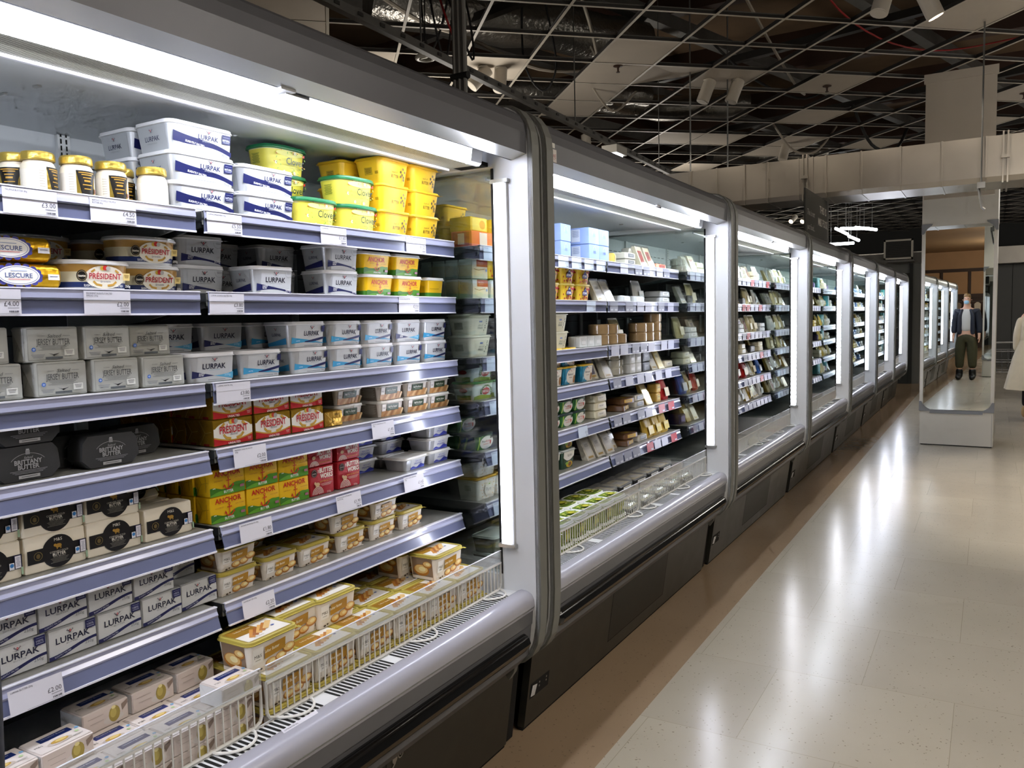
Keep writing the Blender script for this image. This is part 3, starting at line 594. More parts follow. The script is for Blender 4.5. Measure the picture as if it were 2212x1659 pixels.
def a_none(F, Lf, L, a): F.rect(-a, .002, a, L*.8, '#8d8a76', T_); F.ell(0, L*.4, .03, .014, '#4a4c38', 12)
simple_tub('darktub', .14, .1, .062, '#4e5450', '#c4d0cc', a_none, 'clear tub with frosted pale lid')
def a_green(F, Lf, L, a):
    rr = random.Random(8)
    for i in range(40): F.ell(rr.uniform(-a, a), rr.uniform(.003, L*.95), .005, .004, rr.choice(['#9fb43a', '#7d982c', '#c5c84e', '#d98a3a', '#54761f']), 7)
    F.rect(-a, L*.3, a*.3, L*.75, '#c8c83a'); F.small(-.012, L*.66, .04, 3, '#5f6a1c')
def a_greenlid(T, W, D):
    rr = random.Random(9); T.rect(-W/2, -D/2, W/2, D/2, '#7f9c3a', P_)
    for i in range(30): T.ell(rr.uniform(-W*.45, W*.45), rr.uniform(-D*.45, D*.45), .009, .005, rr.choice(['#93ad45', '#c9cf5a', '#5f7f2c', '#e3e08a']), 8)
    T.ell(0, 0, W*.22, D*.2, '#d6d24a', 14); T.ring(0, 0, W*.2, D*.17, .003, '#5f6f20', 16)
def greentub():
    w, d, h = .125, .105, .085; mb, F, Lf, L = tub_body(w, d, h, .011, .03, [(1, '#a3b155')], lid_h=.01); a_green(F, Lf, L, w/2-.03); lid = tub_lid(w, d, h, .03, '#eef0ea', lid_h=.01, over=.005, art=a_greenlid)
    reg('greentub', O(mb, 'dip_tub'), [O(lid, 'lid')], w, d, h, 'round-cornered green tub with leafy lid', 'dip tub')
greentub()
def bluetub():
    w, d, h = .12, .1, .075; mb, F, Lf, L = tub_body(w, d, h, .01, .016, [(1, '#3b4154')], lid_h=.01)
    def art(T, W, D): T.rect(-W/2, -D/2, W/2, D/2, '#22386a', P_); T.ell(.01, 0, W*.2, D*.24, '#6f8cc0', 10)
    lid = tub_lid(w, d, h, .016, '#eef0f0', lid_h=.01, over=.006, art=art); reg('navytub', O(mb, 'dip_tub'), [O(lid, 'lid')], w, d, h, 'dark tub with navy lid picture', 'dip tub')
bluetub()
def box(key, w, d, h, col, art, desc, m=C_, name='butter_pack', cat='butter pack', tw=.0004):
    mb, F, Lf, T = pack(w, d, h, col, m, ccol=col, crease=False, tw=tw)
    for q in (F, Lf, T): q.m = P_
    art(F, Lf, T, w, d, h); reg(key, O(mb, name), [], w, d, h, desc, cat)
box('bluebox', .11, .1, .075, '#93a9e2', lambda F, L, T, w, d, h: (L.rect(-d*.40, h*.15, d*.05, h*.9, '#d2d8ea'), L.small(-d*.17, h*.82, .036, 12, '#7484b0'), F.ring(0, h*.55, .02, .026, .0015, '#c8d2f2', 16, 0, PI), F.small(0, h*.6, .03, 5, '#6f80bc')), 'pale blue carton')
box('orangebox', .16, .09, .055, '#ee6a35', lambda F, L, T, w, d, h: (F.rect(-.03, .004, .02, h-.004, '#e8d6cc'), L.rect(-d*.4, .004, d*.4, h-.004, '#b8442a'), L.rect(-.014, .008, .014, h-.008, '#e2c4b4')), 'orange carton on its side')
box('yellowbox', .11, .09, .05, '#e8c22c', lambda F, L, T, w, d, h: (F.rect(-.045, .004, .045, h-.004, '#f2d95a'), F.ell(.02, h*.5, .02, .016, '#d99a20', 12)), 'yellow carton')
box('baking', .105, .055, .07, '#b4beba', lambda F, L, T, w, d, h: (F.rect(-w/2+.002, .002, w/2-.002, h-.002, '#e6e2cc'), F.rect(-w*.2, h*.62, w*.48, h*.97, '#b04a38'), F.text('Baking Block', w*.06, h*.84, .006, '#ffe6d8', w=.036), F.small(w*.05, h*.74, .03, 2, '#e0a898'), F.rect(-w*.48, h*.62, -w*.24, h*.95, '#dfe8ea'), F.ell(-.01, h*.28, .03, .012, '#ece4c0', 14), F.line([(-.04, h*.5), (-.01, h*.44), (.03, h*.52)], .002, '#8a6a4a'), F.ell(.04, h*.45, .006, .006, '#6aa0dc', 8), L.line([(-d/2+.004, h-.006), (d/2-.004, .006)], .001, '#8e9894')), 'grey-wrapped baking block with red label')
box('whitebox', .075, .06, .05, '#d6d8d6', lambda F, L, T, w, d, h: (F.line([(-w/2+.004, h-.006), (0, h*.4), (w/2-.004, h-.006)], .001, '#b0b2b2'), F.rect(-.02, h*.3, .02, h*.6, '#e4e4e2')), 'small white wrapped block')
# ---- cheeses and loose packs (generic kinds reused along the row)
def wedge(key, w, d, h, body, labc, desc):
    """upright clear-wrapped wedge leaning back"""
    mb = MB(); p = [(0, 0), (-.03, 0), (-.03-d*.3, h), (-.012-d*.3, h)]
    mb.prism(p, -w/2, w/2, P_, body); F = Fr(mb, (0, 0, 0), (0, 1, 0), (-.012-d*.3, 0, h)); L = math.hypot(h, .012+d*.3)
    F.rect(-w*.32, L*.2, w*.32, L*.8, labc); F.small(0, L*.7, w*.5, 6, '#8a8a86'); F.rect(-w*.3, L*.08, w*.3, L*.16, '#c9a23c')
    q = MB(); e = .003; q.prism([(e, 0), (-.03-e, 0), (-.033-d*.3, h+.006), (-.010-d*.3, h+.008)], -w/2-e, w/2+e, W_)
    reg(key, O(mb, 'cheese_wedge'), [O(q, 'wrapper')], w, d*.3+.03, h, desc, 'cheese')
wedge('wedge_white', .085, .12, .1, '#e9e3cf', '#f0eee6', 'clear-wrapped pale cheese wedge')
wedge('wedge_yellow', .08, .12, .105, '#d9b95e', '#ecdca0', 'clear-wrapped yellow cheese wedge')
wedge('wedge_red', .08, .1, .11, '#e8dfc4', '#b84a44', 'cheese pack with red label')
wedge('wedge_purple', .08, .1, .11, '#e8dfc8', '#5a5480', 'cheese pack with purple label')
def roundc(key, r, h, body, lab, desc):
    mb = MB(); mb.lathe([(r*.9, 0), (r, .006), (r, h-.006), (r*.9, h)], 18, P_, body, (-r, 0, 0)); F = Fr(mb, (-r, 0, h), (0, 1, 0), (-1, 0, 0)); F.ell(0, 0, r*.6, r*.6, lab, 16)
    q = MB(); q.lathe([(r*.93, -.0005), (r*1.04, .004), (r*1.03, h-.004), (r*.7, h+.003)], 14, W_, '#ffffff', (-r, 0, 0))
    reg(key, O(mb, 'round_cheese'), [O(q, 'wrapper')], 2*r, 2*r, h, desc, 'cheese')
roundc('round_white', .045, .04, '#ddd9c8', '#f0efe8', 'round wrapped white cheese'); roundc('round_tan', .05, .05, '#c9a878', '#e6dcc6', 'round wrapped tan cheese')
def bag(key, w, h, body, lab, desc, lean=.03, puff=.03):
    """pillow bag standing on its base"""
    mb = MB(); n = 12; rr = random.Random(len(key)+int(w*1000)); rings = []
    for z, k, ww in ((0, .6, .96), (h*.12, 1, 1), (h*.45, .95, .98), (h*.8, .55, 1), (h*.93, .08, 1.02), (h, .05, 1.04)):
        rings.append([(-.02-lean*z/h+puff*k*math.cos(2*PI*i/n)*.8+rr.uniform(-.002, .002), w/2*ww*math.copysign(abs(math.sin(2*PI*i/n))**.7, math.sin(2*PI*i/n)), z+rr.uniform(-.001, .001)) for i in range(n)])
    mb.loft(rings, P_, [body, body, body, body, '#dcdcd6']); F = Fr(mb, (.004, 0, h*.12), (0, 1, 0), (-lean*.4, 0, h*.4)); F.e = .004
    F.rect(-w*.3, .005, w*.3, h*.42, lab); F.small(0, h*.36, w*.45, 5, '#f2eee6')
    reg(key, O(mb, 'cheese_bag'), [], w, puff*2, h, desc, 'cheese bag')
bag('bag_red', .11, .13, '#b4201e', '#e8ddc4', 'red pillow bag'); bag('bag_cream', .11, .13, '#d8cc98', '#efe8cc', 'cream pillow bag'); bag('bag_blue', .1, .13, '#2f62b4', '#d9e2ee', 'blue pillow bag'); bag('bag_white', .11, .12, '#d9dad2', '#b9c2c0', 'white translucent pillow bag', .02); bag('bag_yellow', .12, .12, '#d2b04a', '#e8d68a', 'yellow pillow bag')
def slab(key, w, d, h, body, lab, desc, tray=None):
    """flat vacuum pack lying on the shelf"""
    mb = MB(); mb.loft([rrect(w-.004, d-.004, .006, 3, x1=-.002, z=0), rrect(w, d, .008, 3, z=.004), rrect(w-.004, d-.004, .008, 3, x1=-.002, z=h-.004), rrect(w-.016, d-.016, .006, 3, x1=-.008, z=h)], P_, tray or body)
    T = Fr(mb, (-d/2, 0, h), (0, 1, 0), (-1, 0, 0))
    if tray: 
        rr = random.Random(2)
        T.rect(-w*.42, -d*.4, w*.42, d*.4, body)
        for i in range(9): T.ell(rr.uniform(-w*.34, w*.34), rr.uniform(-d*.32, d*.32), .012, .008, rr.choice([body, '#f0ead2', '#d9cda0', '#b9a878']), 8)
    T.rect(-w*.2, -d*.3, w*.2, d*.12, lab); T.small(0, d*.04, w*.3, 5, '#8a8a8a'); F = Fr(mb, (0, 0, 0), (0, 1, 0), (0, 0, 1)); F.e = .001; F.rect(-w*.3, h*.25, w*.3, h*.8, lab); F.small(0, h*.6, w*.4, 3, '#8a8a84')
    kids = []
    if tray:
        q = MB(); q.loft([rrect(w-.006, d-.006, .008, 3, x1=-.003, z=h-.004), rrect(w-.01, d-.01, .01, 3, x1=-.005, z=h+.016), rrect(w-.03, d-.03, .012, 3, x1=-.015, z=h+.022)], T_, '#ffffff'); kids = [O(q, 'lid')]
    reg(key, O(mb, 'cheese_tray' if tray else 'cheese_pack'), kids, w, d, h+(.024 if tray else .001), desc, 'cheese tray' if tray else 'cheese pack')
slab('slab_cream', .13, .08, .036, '#e6dfc4', '#f2eee0', 'flat cream cheese pack'); slab('slab_brown', .14, .09, .03, '#6a4a2c', '#d8b23a', 'flat brown and gold pack'); slab('slab_grey', .13, .09, .032, '#c9c6bb', '#3a3d40', 'flat pack with dark label'); slab('slab_black', .12, .085, .05, '#1c1b1c', '#3a383a', 'black waxed block'); slab('slab_gold', .07, .06, .05, '#d6b054', '#e6cf86', 'gold wrapped block'); slab('slab_pink', .15, .1, .03, '#e0a48c', '#d05a50', 'flat pink sliced pack')
slab('tray_black', .17, .12, .03, '#e2d8b4', '#dcdcda', 'black tray of cheese under a clear lid', '#1b1c1d'); slab('slab_blue', .15, .1, .03, '#5c86c2', '#dfe8f0', 'flat blue pack'); slab('slab_silver', .15, .1, .032, '#c4c8ca', '#eef0f0', 'flat silver pack'); slab('slab_yellow', .15, .1, .03, '#d8c05c', '#efe3a8', 'flat yellow sliced pack')
slab('slab_teal', .14, .06, .12, '#3f9aa0', '#7fc2c6', 'tall teal carton'); slab('slab_purple', .1, .08, .06, '#3a2a5e', '#8a7ab4', 'purple carton')
# ================================================================== refrigerated coolers
L_ = 2.247; P0 = 2.237; P1 = .131          # unit pitch, inner faces of unit one's right and left end panels
ZS = [1.766, 1.581, 1.372, 1.216, 1.033, .849]; ZW = .54
XR = -1.548; XB = -2.06; YA, YM0, YM1, YB = .14, 1.214, 1.238, 2.229
GREY = mat('satin_grey_metal', '#66666a', rough=.4, metal=.25, noise=.04, nscale=6)
ALU = mat('brushed_aluminium', '#b9b9b6', rough=.28, metal=.85)
WHITE = mat('white_enamel', '#dfe1e3', rough=.4, noise=.02, nscale=5)
DARK = mat('dark_kick_panel', '#34342f', rough=.33, metal=.2, noise=.1, nscale=14, rvar=.06)
DARKER = mat('access_panel_dark', '#23241f', rough=.45, noise=.1, nscale=20)
RUBB = mat('black_bumper', '#0b0b0c', rough=.16, coat=.5)
NOSE = mat('lavender_grey_plastic', '#a9a9b4', rough=.24, coat=.3)
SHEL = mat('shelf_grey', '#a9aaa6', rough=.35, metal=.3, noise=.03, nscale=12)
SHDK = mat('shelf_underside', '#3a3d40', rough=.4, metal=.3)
RAIL = mat('ticket_rail_plastic', '#6a6f8c', rough=.2, coat=.6, noise=.05, nscale=4)  # lower rail face: dark aisle reflection painted in as a slate tone
RAILT = mat('ticket_rail_top', '#a3a6c0', rough=.2, coat=.6)
LIP = mat('rail_lip_white', '#e8e8f2', rough=.25)
LEDM = emit_mat('light_strip', '#e9eeff', 26.)
LEDN = None
TUBE = emit_mat('tube_light', '#e6ebff', 42.)
BLK = mat('black_gap', '#050505', rough=.8)
GLASS = clear_mat('side_glass', tint='#f8fbfa', fac=.035, rough=.01, edge=.5)
PLEXI = clear_mat('clear_riser', tint='#f4f7fa', fac=.06, rough=.03, edge=.5, milk=.14)
TRIM = mat('end_trim_grey', '#74746f', rough=.45, metal=.1)
FILL = mat('joint_filler_dark', '#42423c', rough=.4)
BACKU = mat('back_panel_white', '#d3d7dc', rough=.42)
BACKL = mat('back_panel_shaded', '#585f62', rough=.5, noise=.06, nscale=6)  # shade between the shelves painted into the lower panel's colour
LENS = mat('light_cover_gloss', '#26262a', rough=.6, spec=.1)
PAPER = mat('ticket_paper', attr=True, rough=.45)
WIREW = mat('white_coated_wire', '#e4e3de', rough=.3)
def honey_mat():
    m, nt, out = nt_new('honeycomb_air_grille'); N = nt.nodes; k = nt.links
    b = N.new('ShaderNodeBsdfPrincipled'); b.inputs['Roughness'].default_value = .5; k.new(b.outputs[0], out.inputs[0])
    tc = N.new('ShaderNodeTexCoord'); v = N.new('ShaderNodeTexVoronoi'); v.inputs['Scale'].default_value = 190; v.inputs['Randomness'].default_value = .08
    k.new(tc.outputs['Object'], v.inputs['Vector']); r = N.new('ShaderNodeValToRGB'); k.new(v.outputs['Distance'], r.inputs[0])
    r.color_ramp.elements[0].position = .30; r.color_ramp.elements[0].color = (*lin('#55554c'), 1); r.color_ramp.elements[1].position = .52; r.color_ramp.elements[1].color = (*lin('#aeac9e'), 1)
    k.new(r.outputs[0], b.inputs['Base Color']); return m
HONEY = honey_mat()
def led_mat():
    """strip of separate diodes: emission pulses along z"""
    m, nt, out = nt_new('diode_strip'); N = nt.nodes; k = nt.links
    tc = N.new('ShaderNodeTexCoord'); sx = N.new('ShaderNodeSeparateXYZ'); k.new(tc.outputs['Object'], sx.inputs[0])
    a = N.new('ShaderNodeMath'); a.operation = 'MULTIPLY'; a.inputs[1].default_value = 2*PI/.036; k.new(sx.outputs['Z'], a.inputs[0])
    s = N.new('ShaderNodeMath'); s.operation = 'SINE'; k.new(a.outputs[0], s.inputs[0])
    mr = N.new('ShaderNodeMapRange'); mr.inputs[1].default_value = -1; mr.inputs[2].default_value = 1; mr.inputs[3].default_value = 2.5; mr.inputs[4].default_value = 44; k.new(s.outputs[0], mr.inputs[0])
    e = N.new('ShaderNodeEmission'); e.inputs[0].default_value = (*lin('#f4f6ff'), 1); k.new(mr.outputs[0], e.inputs[1]); k.new(e.outputs[0], out.inputs[0]); return m
LEDN = led_mat()
CM = [GREY, ALU, WHITE, DARK, RUBB, NOSE, SHEL, SHDK, RAIL, LIP, LEDM, BLK, HONEY, GLASS, PLEXI, TRIM, FILL, BACKU, BACKL, LENS, WIREW, TUBE, DARKER, RAILT, LEDN]
(gG, gA, gW, gD, gR, gN, gS, gU, gL, gI, gE, gB, gH, gGl, gP, gT, gF, gBU, gBL, gLe, gWi, gTu, gDD, gRT, gEN) = range(25)
ROOT0 = Vector((-1.65, 1.184, 0))
def part(mb, name, parent): 
    o = mb.obj(name, CM, None, sub=tuple(ROOT0)); o.parent = parent; return o
FRONTC = [(-1.345, .36), (-1.315, .372), (-1.285, .40), (-1.264, .44), (-1.252, .50), (-1.247, .60), (-1.246, 2.05), (-1.250, 2.09), (-1.262, 2.125), (-1.285, 2.155), (-1.315, 2.173), (-1.36, 2.18)]
def end_panel(root, inner, sgn):
    """inner = y of the face towards the goods; sgn = +1 for the panel on the +y side"""
    t = .044; y0, y1 = sorted((inner, inner+sgn*t)); mb = MB()
    mb.prism([(-1.388, .36)]+FRONTC+[(-1.388, 2.18)], y0, y1, gW)
    mb.prism([(-2.26, 1.995), (-1.388, 1.995), (-1.388, 2.18), (-2.26, 2.172)], y0, y1, gW)
    mb.prism([(-2.26, .36), (-1.388, .36), (-1.388, .655), (-2.26, .655)], y0, y1, gW)
    mb.prism([(-2.26, .655), (-2.10, .655), (-2.10, 1.995), (-2.26, 1.995)], y0, y1, gW)
    mb.prism([(-2.2, .01), (-1.45, .01), (-1.405, .36), (-2.2, .36)], y0, y1, gB)
    if sgn > 0: mb.prism([(-1.40, .345), (-1.352, .36), (-1.335, .372), (-1.345, .33), (-1.365, .30)], y0-.012, y0+.01, gT)
    p = part(mb, 'end_panel', root)
    tr = MB(); out = [(x+.006*(1 if z < 2.1 else .6), z+(.004 if z > 2.1 else -.004 if z < .45 else 0)) for x, z in FRONTC]; inn = [(x-.012, z) for x, z in FRONTC]
    ring = out+inn[::-1]
    n = len(out)
    for i in range(n-1): tr.prism([inn[i], out[i], out[i+1], inn[i+1]], y0-.0, y1, gT)
    part(tr, 'corner_trim', p)
    if sgn > 0:
        q = MB(); fo = [(x-.016, z) for x, z in FRONTC]
        q.prism([(-1.39, .37)]+fo+[(-1.39, 2.178)], y1, y1+.0515, gF); part(q, 'joint_strip', p)
    g = MB(); gy = (y0+y1)/2; g.box(-2.1, gy-.003, .655, -1.391, gy+.003, 1.995, gGl); part(g, 'glass_pane', p)
    s = MB(); yy = inner+(.001 if sgn > 0 else -.001); s.box(-1.393, min(yy-sgn*.004, yy+sgn*.03), .66, -1.384, max(yy-sgn*.004, yy+sgn*.03), 1.99, gB); part(s, 'glass_seal', p)
    l = MB(); a, b = sorted((inner-sgn*.001, inner-sgn*.012)); l.box(-1.379, a, .765, -1.331, b, 1.945, gW); a, b = sorted((inner-sgn*.0121, inner-sgn*.015)); l.box(-1.376, a, .77, -1.343, b, 1.94, gEN if LED_DOTS else gE)
    for z in (.755, 1.940): l.box(-1.388, *([sorted((inner-sgn*.0005, inner-sgn*.018))[0]]), z, -1.324, sorted((inner-sgn*.0005, inner-sgn*.018))[1], z+.012, gA)
    part(l, 'light_strip', p)
    return p
LED_DOTS = False
def build_cooler():
    root = empty('refrigerated_cooler', ROOT0)
    mb = MB(); pr = [(-1.312, 2.008), (-1.261, 2.022), (-1.2605, 2.085), (-1.266, 2.115), (-1.280, 2.140), (-1.303, 2.156), (-1.335, 2.163), (-2.25, 2.172), (-2.25, 2.06), (-1.34, 2.045)]
    for i in range(len(pr)):
        a, b = pr[i], pr[(i+1) % len(pr)]; mb.prism([a, b], P1, P0, gA if i == 0 else gG, caps=False, closed=False, smooth=1 <= i <= 6)
    mb.add([(x, y, z) for y in (P1, P0) for x, z in pr], [tuple(range(len(pr)-1, -1, -1)), tuple(range(len(pr), 2*len(pr)))], gG)
    mb.box(-1.318, P1, 2.008, -1.312, P0, 2.016, gB); part(mb, 'canopy', root)
    mb = MB(); mb.prism([(-1.318, 2.012), (-1.372, 2.029), (-1.372, 2.034), (-1.318, 2.018)], P1+.002, P0-.002, gLe); part(mb, 'light_cover', root)
    mb = MB(); mb.box(-1.345, 1.262, 2.004, -1.305, 1.305, 2.016, gW); mb.box(-1.35, 1.29, 2.002, -1.32, 1.36, 2.01, gA); part(mb, 'clip', root)
    mb = MB(); mb.prism([(-1.374, 2.029), (-1.380, 1.994), (-1.388, 1.988), (-1.398, 1.988), (-1.402, 1.994), (-1.402, 2.03)], .17, 2.10, gTu, smooth=False)
    for a, b in ((.145, .17), (2.10, 2.16)): mb.prism([(-1.373, 2.03), (-1.379, 1.993), (-1.388, 1.986), (-1.399, 1.986), (-1.403, 1.993), (-1.403, 2.031)], a, b, gW)
    part(mb, 'tube_lamp', root)
    mb = MB(); mb.box(-1.500, P1+.003, 1.990, -1.405, P0-.08, 1.999, gH); mb.box(-1.507, P1+.003, 1.984, -1.500, P0-.08, 1.999, gI); mb.box(-1.507, P0-.08, 1.997, -1.403, P0-.002, 2.01, gB); part(mb, 'air_grille', root)
    mb = MB(); mb.prism([(-1.507, 1.998), (-1.60, 2.004), (-1.78, 2.018), (-1.95, 2.018), (XB, 2.0), (XB, 2.03), (-1.507, 2.03)], P1+.003, P0-.003, gBU, smooth=True)
    for x, y, z in ((-1.72, .98, 2.013), (-1.85, .98, 2.017), (-1.75, 1.9, 2.015)): mb.box(x-.01, y-.004, z-.004, x+.01, y+.004, z+.004, gA)
    part(mb, 'inner_ceiling', root)
    mb = MB(); mb.box(XB-.03, P1, 1.755, XB, P0, 2.02, gBU); mb.box(XB-.03, P1, .50, XB, P0, 1.755, gBL)
    for y in (.45, 1.226, 2.0): mb.box(XB, y-.016, .56, XB+.012, y+.016, 2.0, gBU if y > 9 else gW)
    F = Fr(mb, (XB, 0, 0), (0, 1, 0), (0, 0, 1), gB)
    for z in (1.805, 1.845, 1.885, 1.925):
        for i in range(27):
            y = P1+.05+i*.078
            if abs(y-1.2) > .05: F.rect(y, z, y+.05, z+.004, '#000000'); F.e -= .00022
    F.e = .0131
    for i in range(16):
        for dy in (-.010, .004): F.rect(1.226+dy, 1.74+i*.017, 1.226+dy+.004, 1.752+i*.017, '#000000'); F.e -= .00022
    F.e = .0005
    for z in (1.66, 1.49, 1.30, 1.15, .95, .72): F.rect(P1+.01, z, P0-.01, z+.003, '#000000'); F.e -= .00022
    part(mb, 'back_panel', root)
    for r, zs in enumerate(ZS):
        for (a, b) in ((YA, YM0), (YM1, YB)):
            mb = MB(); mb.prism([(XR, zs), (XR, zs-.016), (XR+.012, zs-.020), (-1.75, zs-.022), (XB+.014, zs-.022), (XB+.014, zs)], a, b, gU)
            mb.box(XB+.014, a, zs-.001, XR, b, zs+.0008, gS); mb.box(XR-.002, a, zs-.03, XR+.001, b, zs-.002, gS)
            sh = part(mb, 'shelf', root)
            for y in (a+.004, b-.010):
                q = MB(); q.prism([(XR-.012, zs-.022), (XR-.012, zs-.034), (-1.74, zs-.062), (XB+.014, zs-.085), (XB+.014, zs-.022)], y, y+.006, gS if y > b-.03 else gU); part(q, 'bracket', sh)
            q = MB(); k = [(-.006, .004), (-.006, .004), (-.004, .004), (.002, .010), (.003, .012), (.004, .014)][r]; dx0, dx1 = k
            f = XR+.008; pf = [(f, zs+.002), (f+.001, zs-.008), (f+dx0*.4+.004, zs-.016), (f+dx0*.5+.002, zs-.020), (f+dx0+.003+dx1*.4, zs-.047)]
            inn = [(x-.003, z) for x, z in pf]
            for i in range(len(pf)-1): q.prism([inn[i], pf[i], pf[i+1], inn[i+1]], a, b, gRT if i < 3 else gL, smooth=False)
            q.box(f-.008, a, zs+.0005, f+.003, b, zs+.003, gI); x, z = pf[-1]; q.box(x-.004, a, z-.0035, x+.0022, b, z+.0005, gI)
            part(q, 'price_rail', sh)
    mb = MB(); mb.prism([(-1.328, .600), (-1.327, .611), (-1.315, .616), (-1.292, .6145), (-1.276, .606), (-1.267, .590), (-1.266, .566), (-1.270, .554), (-1.29, .55), (-1.32, .59)], P1, P0, gN, smooth=True)
    for z in (.566, .5635): mb.box(-1.267, P1, z, -1.2652, P0, z+.0008, gA)
    part(mb, 'bumper_nosing', root)
    mb = MB(); ap = [(-1.272, .556), (-1.276, .508), (-1.280, .502), (-1.286, .45), (-1.292, .40), (-1.335, .352), (-1.40, .345), (-1.40, .556)]
    mb.prism(ap, P1, P0, gG); part(mb, 'front_apron', root)
    mb = MB(); n = 14; rings = []
    for y, k in ((.16, .5), (.165, .8), (.178, 1), (2.17, 1), (2.188, .95), (2.198, .7), (2.202, .35)):
        rings.append([(-1.284+.031*k*math.cos(2*PI*j/n)*(1 if j not in (1, 13) else .93), y, .462+.029*k*math.sin(2*PI*j/n)) for j in range(n)])
    mb.loft(rings, gR); part(mb, 'bumper_rail', root)
    mb = MB(); k0, k1 = .20, 2.318; mb.prism([(-1.392, .346), (-1.441, .012), (-1.47, .012), (-1.42, .346)], k0, k1, gD); mb.box(-1.465, k0, 0, -1.447, k1, .012, gB)
    F = Fr(mb, (-1.441, 0, .012), (0, 1, 0), (.049, 0, .334), gDD); F.e = .0006
    F.rect(.93, .06, 1.63, .30, '#000000', gB); F.rect(.935, .064, 1.625, .297, '#000000', gDD)
    kp = part(mb, 'kick_panel', root)
    q = MB(); F = Fr(q, (-1.441, 0, .012), (0, 1, 0), (.049, 0, .334), gB); F.e = .001; F.rect(.215, .105, .36, .165, '#000000', gB)
    for y, z in ((.285, .148), (.285, .133), (.338, .148), (.338, .134)): F.ell(y, z, .004, .004, '#aaaaaa', 10, gA)
    part(q, 'control_panel', kp); q = MB(); q.add([(-1.441+.049*z/.334+o, y, z+.012) for y, z, o in ((.222, .112, .002), (.245, .112, .006), (.245, .158, .012), (.222, .158, .006))], [(0, 1, 2, 3)], gW); part(q, 'switch', kp)
    mb = MB(); mb.box(-1.394, P1, .592, -1.326, P0, .607, gW); F = Fr(mb, (-1.394, 0, .607), (0, 1, 0), (-1, 0, 0), gB)
    i = 0; y = P1+.03
    while y < P0-.06:
        if abs(y-.66) > .022 and abs(y-1.36) > .022 and abs(y-1.62) > .015:
            F.poly([(y, -.058), (y+.002, -.0615), (y+.0065, -.0615), (y+.0085, -.058), (y+.0085, -.014), (y+.0065, -.0105), (y+.002, -.0105), (y, -.014)], '#000000'); F.e -= .00022
        y += .0146
    part(mb, 'air_return_grille', root)
    for a, b in ((.145, 1.198), (1.214, 2.225)):
        mb = MB(); x = -1.387; r = .02
        path = [(x, a+r, .612), (x, b-r, .612), (x, b-.005, .619), (x, b, .63), (x, b, .70), (x, a, .70), (x, a, .63), (x, a+.005, .619)]
        mb.tube(path, .0042, 6, gWi, closed=True)
        n = int((b-a)/.0205)
        for i in range(1, n): mb.tube([(x, a+(b-a)*i/n, .614), (x, a+(b-a)*i/n, .70)], .0021, 5, gWi, caps=False)
        w = part(mb, 'wire_front', root)
        mb = MB(); mb.box(-1.386, a, .700, -1.3825, b, .742, gP); mb.box(-1.3865, a, .698, -1.382, b, .703, gWi); mb.box(-1.3865, a, .741, -1.382, b, .7425, gI); part(mb, 'clear_riser', w)  # white line along the riser's top edge paints its highlight
    for y in (.5, 1.115, 1.29, 1.78, 2.16):
        mb = MB(); h = .052; mb.tube([(-1.39, y-h, .613)]+[(-1.375+.038*math.sin(PI*i/8)**.7, y-h+2*h*i/8, .6125) for i in range(9)]+[(-1.39, y+h, .613)], .0034, 6, gWi); part(mb, 'wire_loop', root)
    mb = MB(); mb.box(XB, P1, ZW-.012, -1.394, P0, ZW-.001, gW); mb.prism([(-1.394, ZW-.012), (-1.388, .592), (-1.394, .60), (-1.40, ZW)], P1, P0, gW); mb.box(-2.25, P1, .02, -1.5, P0, .50, gB); mb.box(-2.25, P1, .5, XB-.03, P0, 2.06, gG)
    part(mb, 'well', root)
    end_panel(root, P0, 1); end_panel(root, P1, -1)
    return root
C1 = build_cooler()
LED_DOTS = True; CD = build_cooler()      # second kind: strips with separate diodes
COOLERS = {1: C1}
UN = {0: 'cooler behind the viewpoint', 1: 'nearest', 2: 'second', 3: 'third', 4: 'fourth', 5: 'fifth', 6: 'sixth', 7: 'seventh'}
for n in (0, 2, 3, 4, 5, 6, 7):
    if n == 3: c = CD
    else: c = copy_tree(CD if n == 4 else C1)
    c.location = ROOT0+Vector((0, (n-1)*L_, 0)); COOLERS[n] = c
for n, c in COOLERS.items():
    A = bpy.data.lights.new('canopy_fill', 'AREA'); A.shape = 'RECTANGLE'; A.size = 1.9; A.size_y = .03; A.energy = 5.5; A.color = (.90, .94, 1) if n < 2 else (.88, .98, .95)  # unseen area light added beside the tube to brighten the goods
    o = bpy.data.objects.new('canopy_fill', A); COL.objects.link(o); o.parent = c; o.location = (-1.425-ROOT0.x, 0, 1.976); d = Vector((-.55, 0, -1)).normalized(); o.rotation_euler = (0, math.atan2(-d.x, -d.z), PI/2) if False else d.to_track_quat('-Z', 'X').to_euler()
    A.size, A.size_y = .03, 1.9
CLAB = {0: 'open cooler seen only in the mirror, at the start of the row', 1: 'nearest open cooler, stocked with butter blocks and spread tubs', 2: 'second open cooler along the row, with pale blue cartons on its top shelf',
        3: 'third open cooler, lit by separate bright diodes, stocked with cheeses', 4: 'fourth open cooler along the row, with a hanging sign above it', 5: 'fifth open cooler along the row, counted from the nearest', 6: 'sixth open cooler, second from the far end of the row', 7: 'last open cooler at the far end of the row'}
for n, c in COOLERS.items(): tag(c, CLAB[n], 'cooler', 'open coolers in a row')
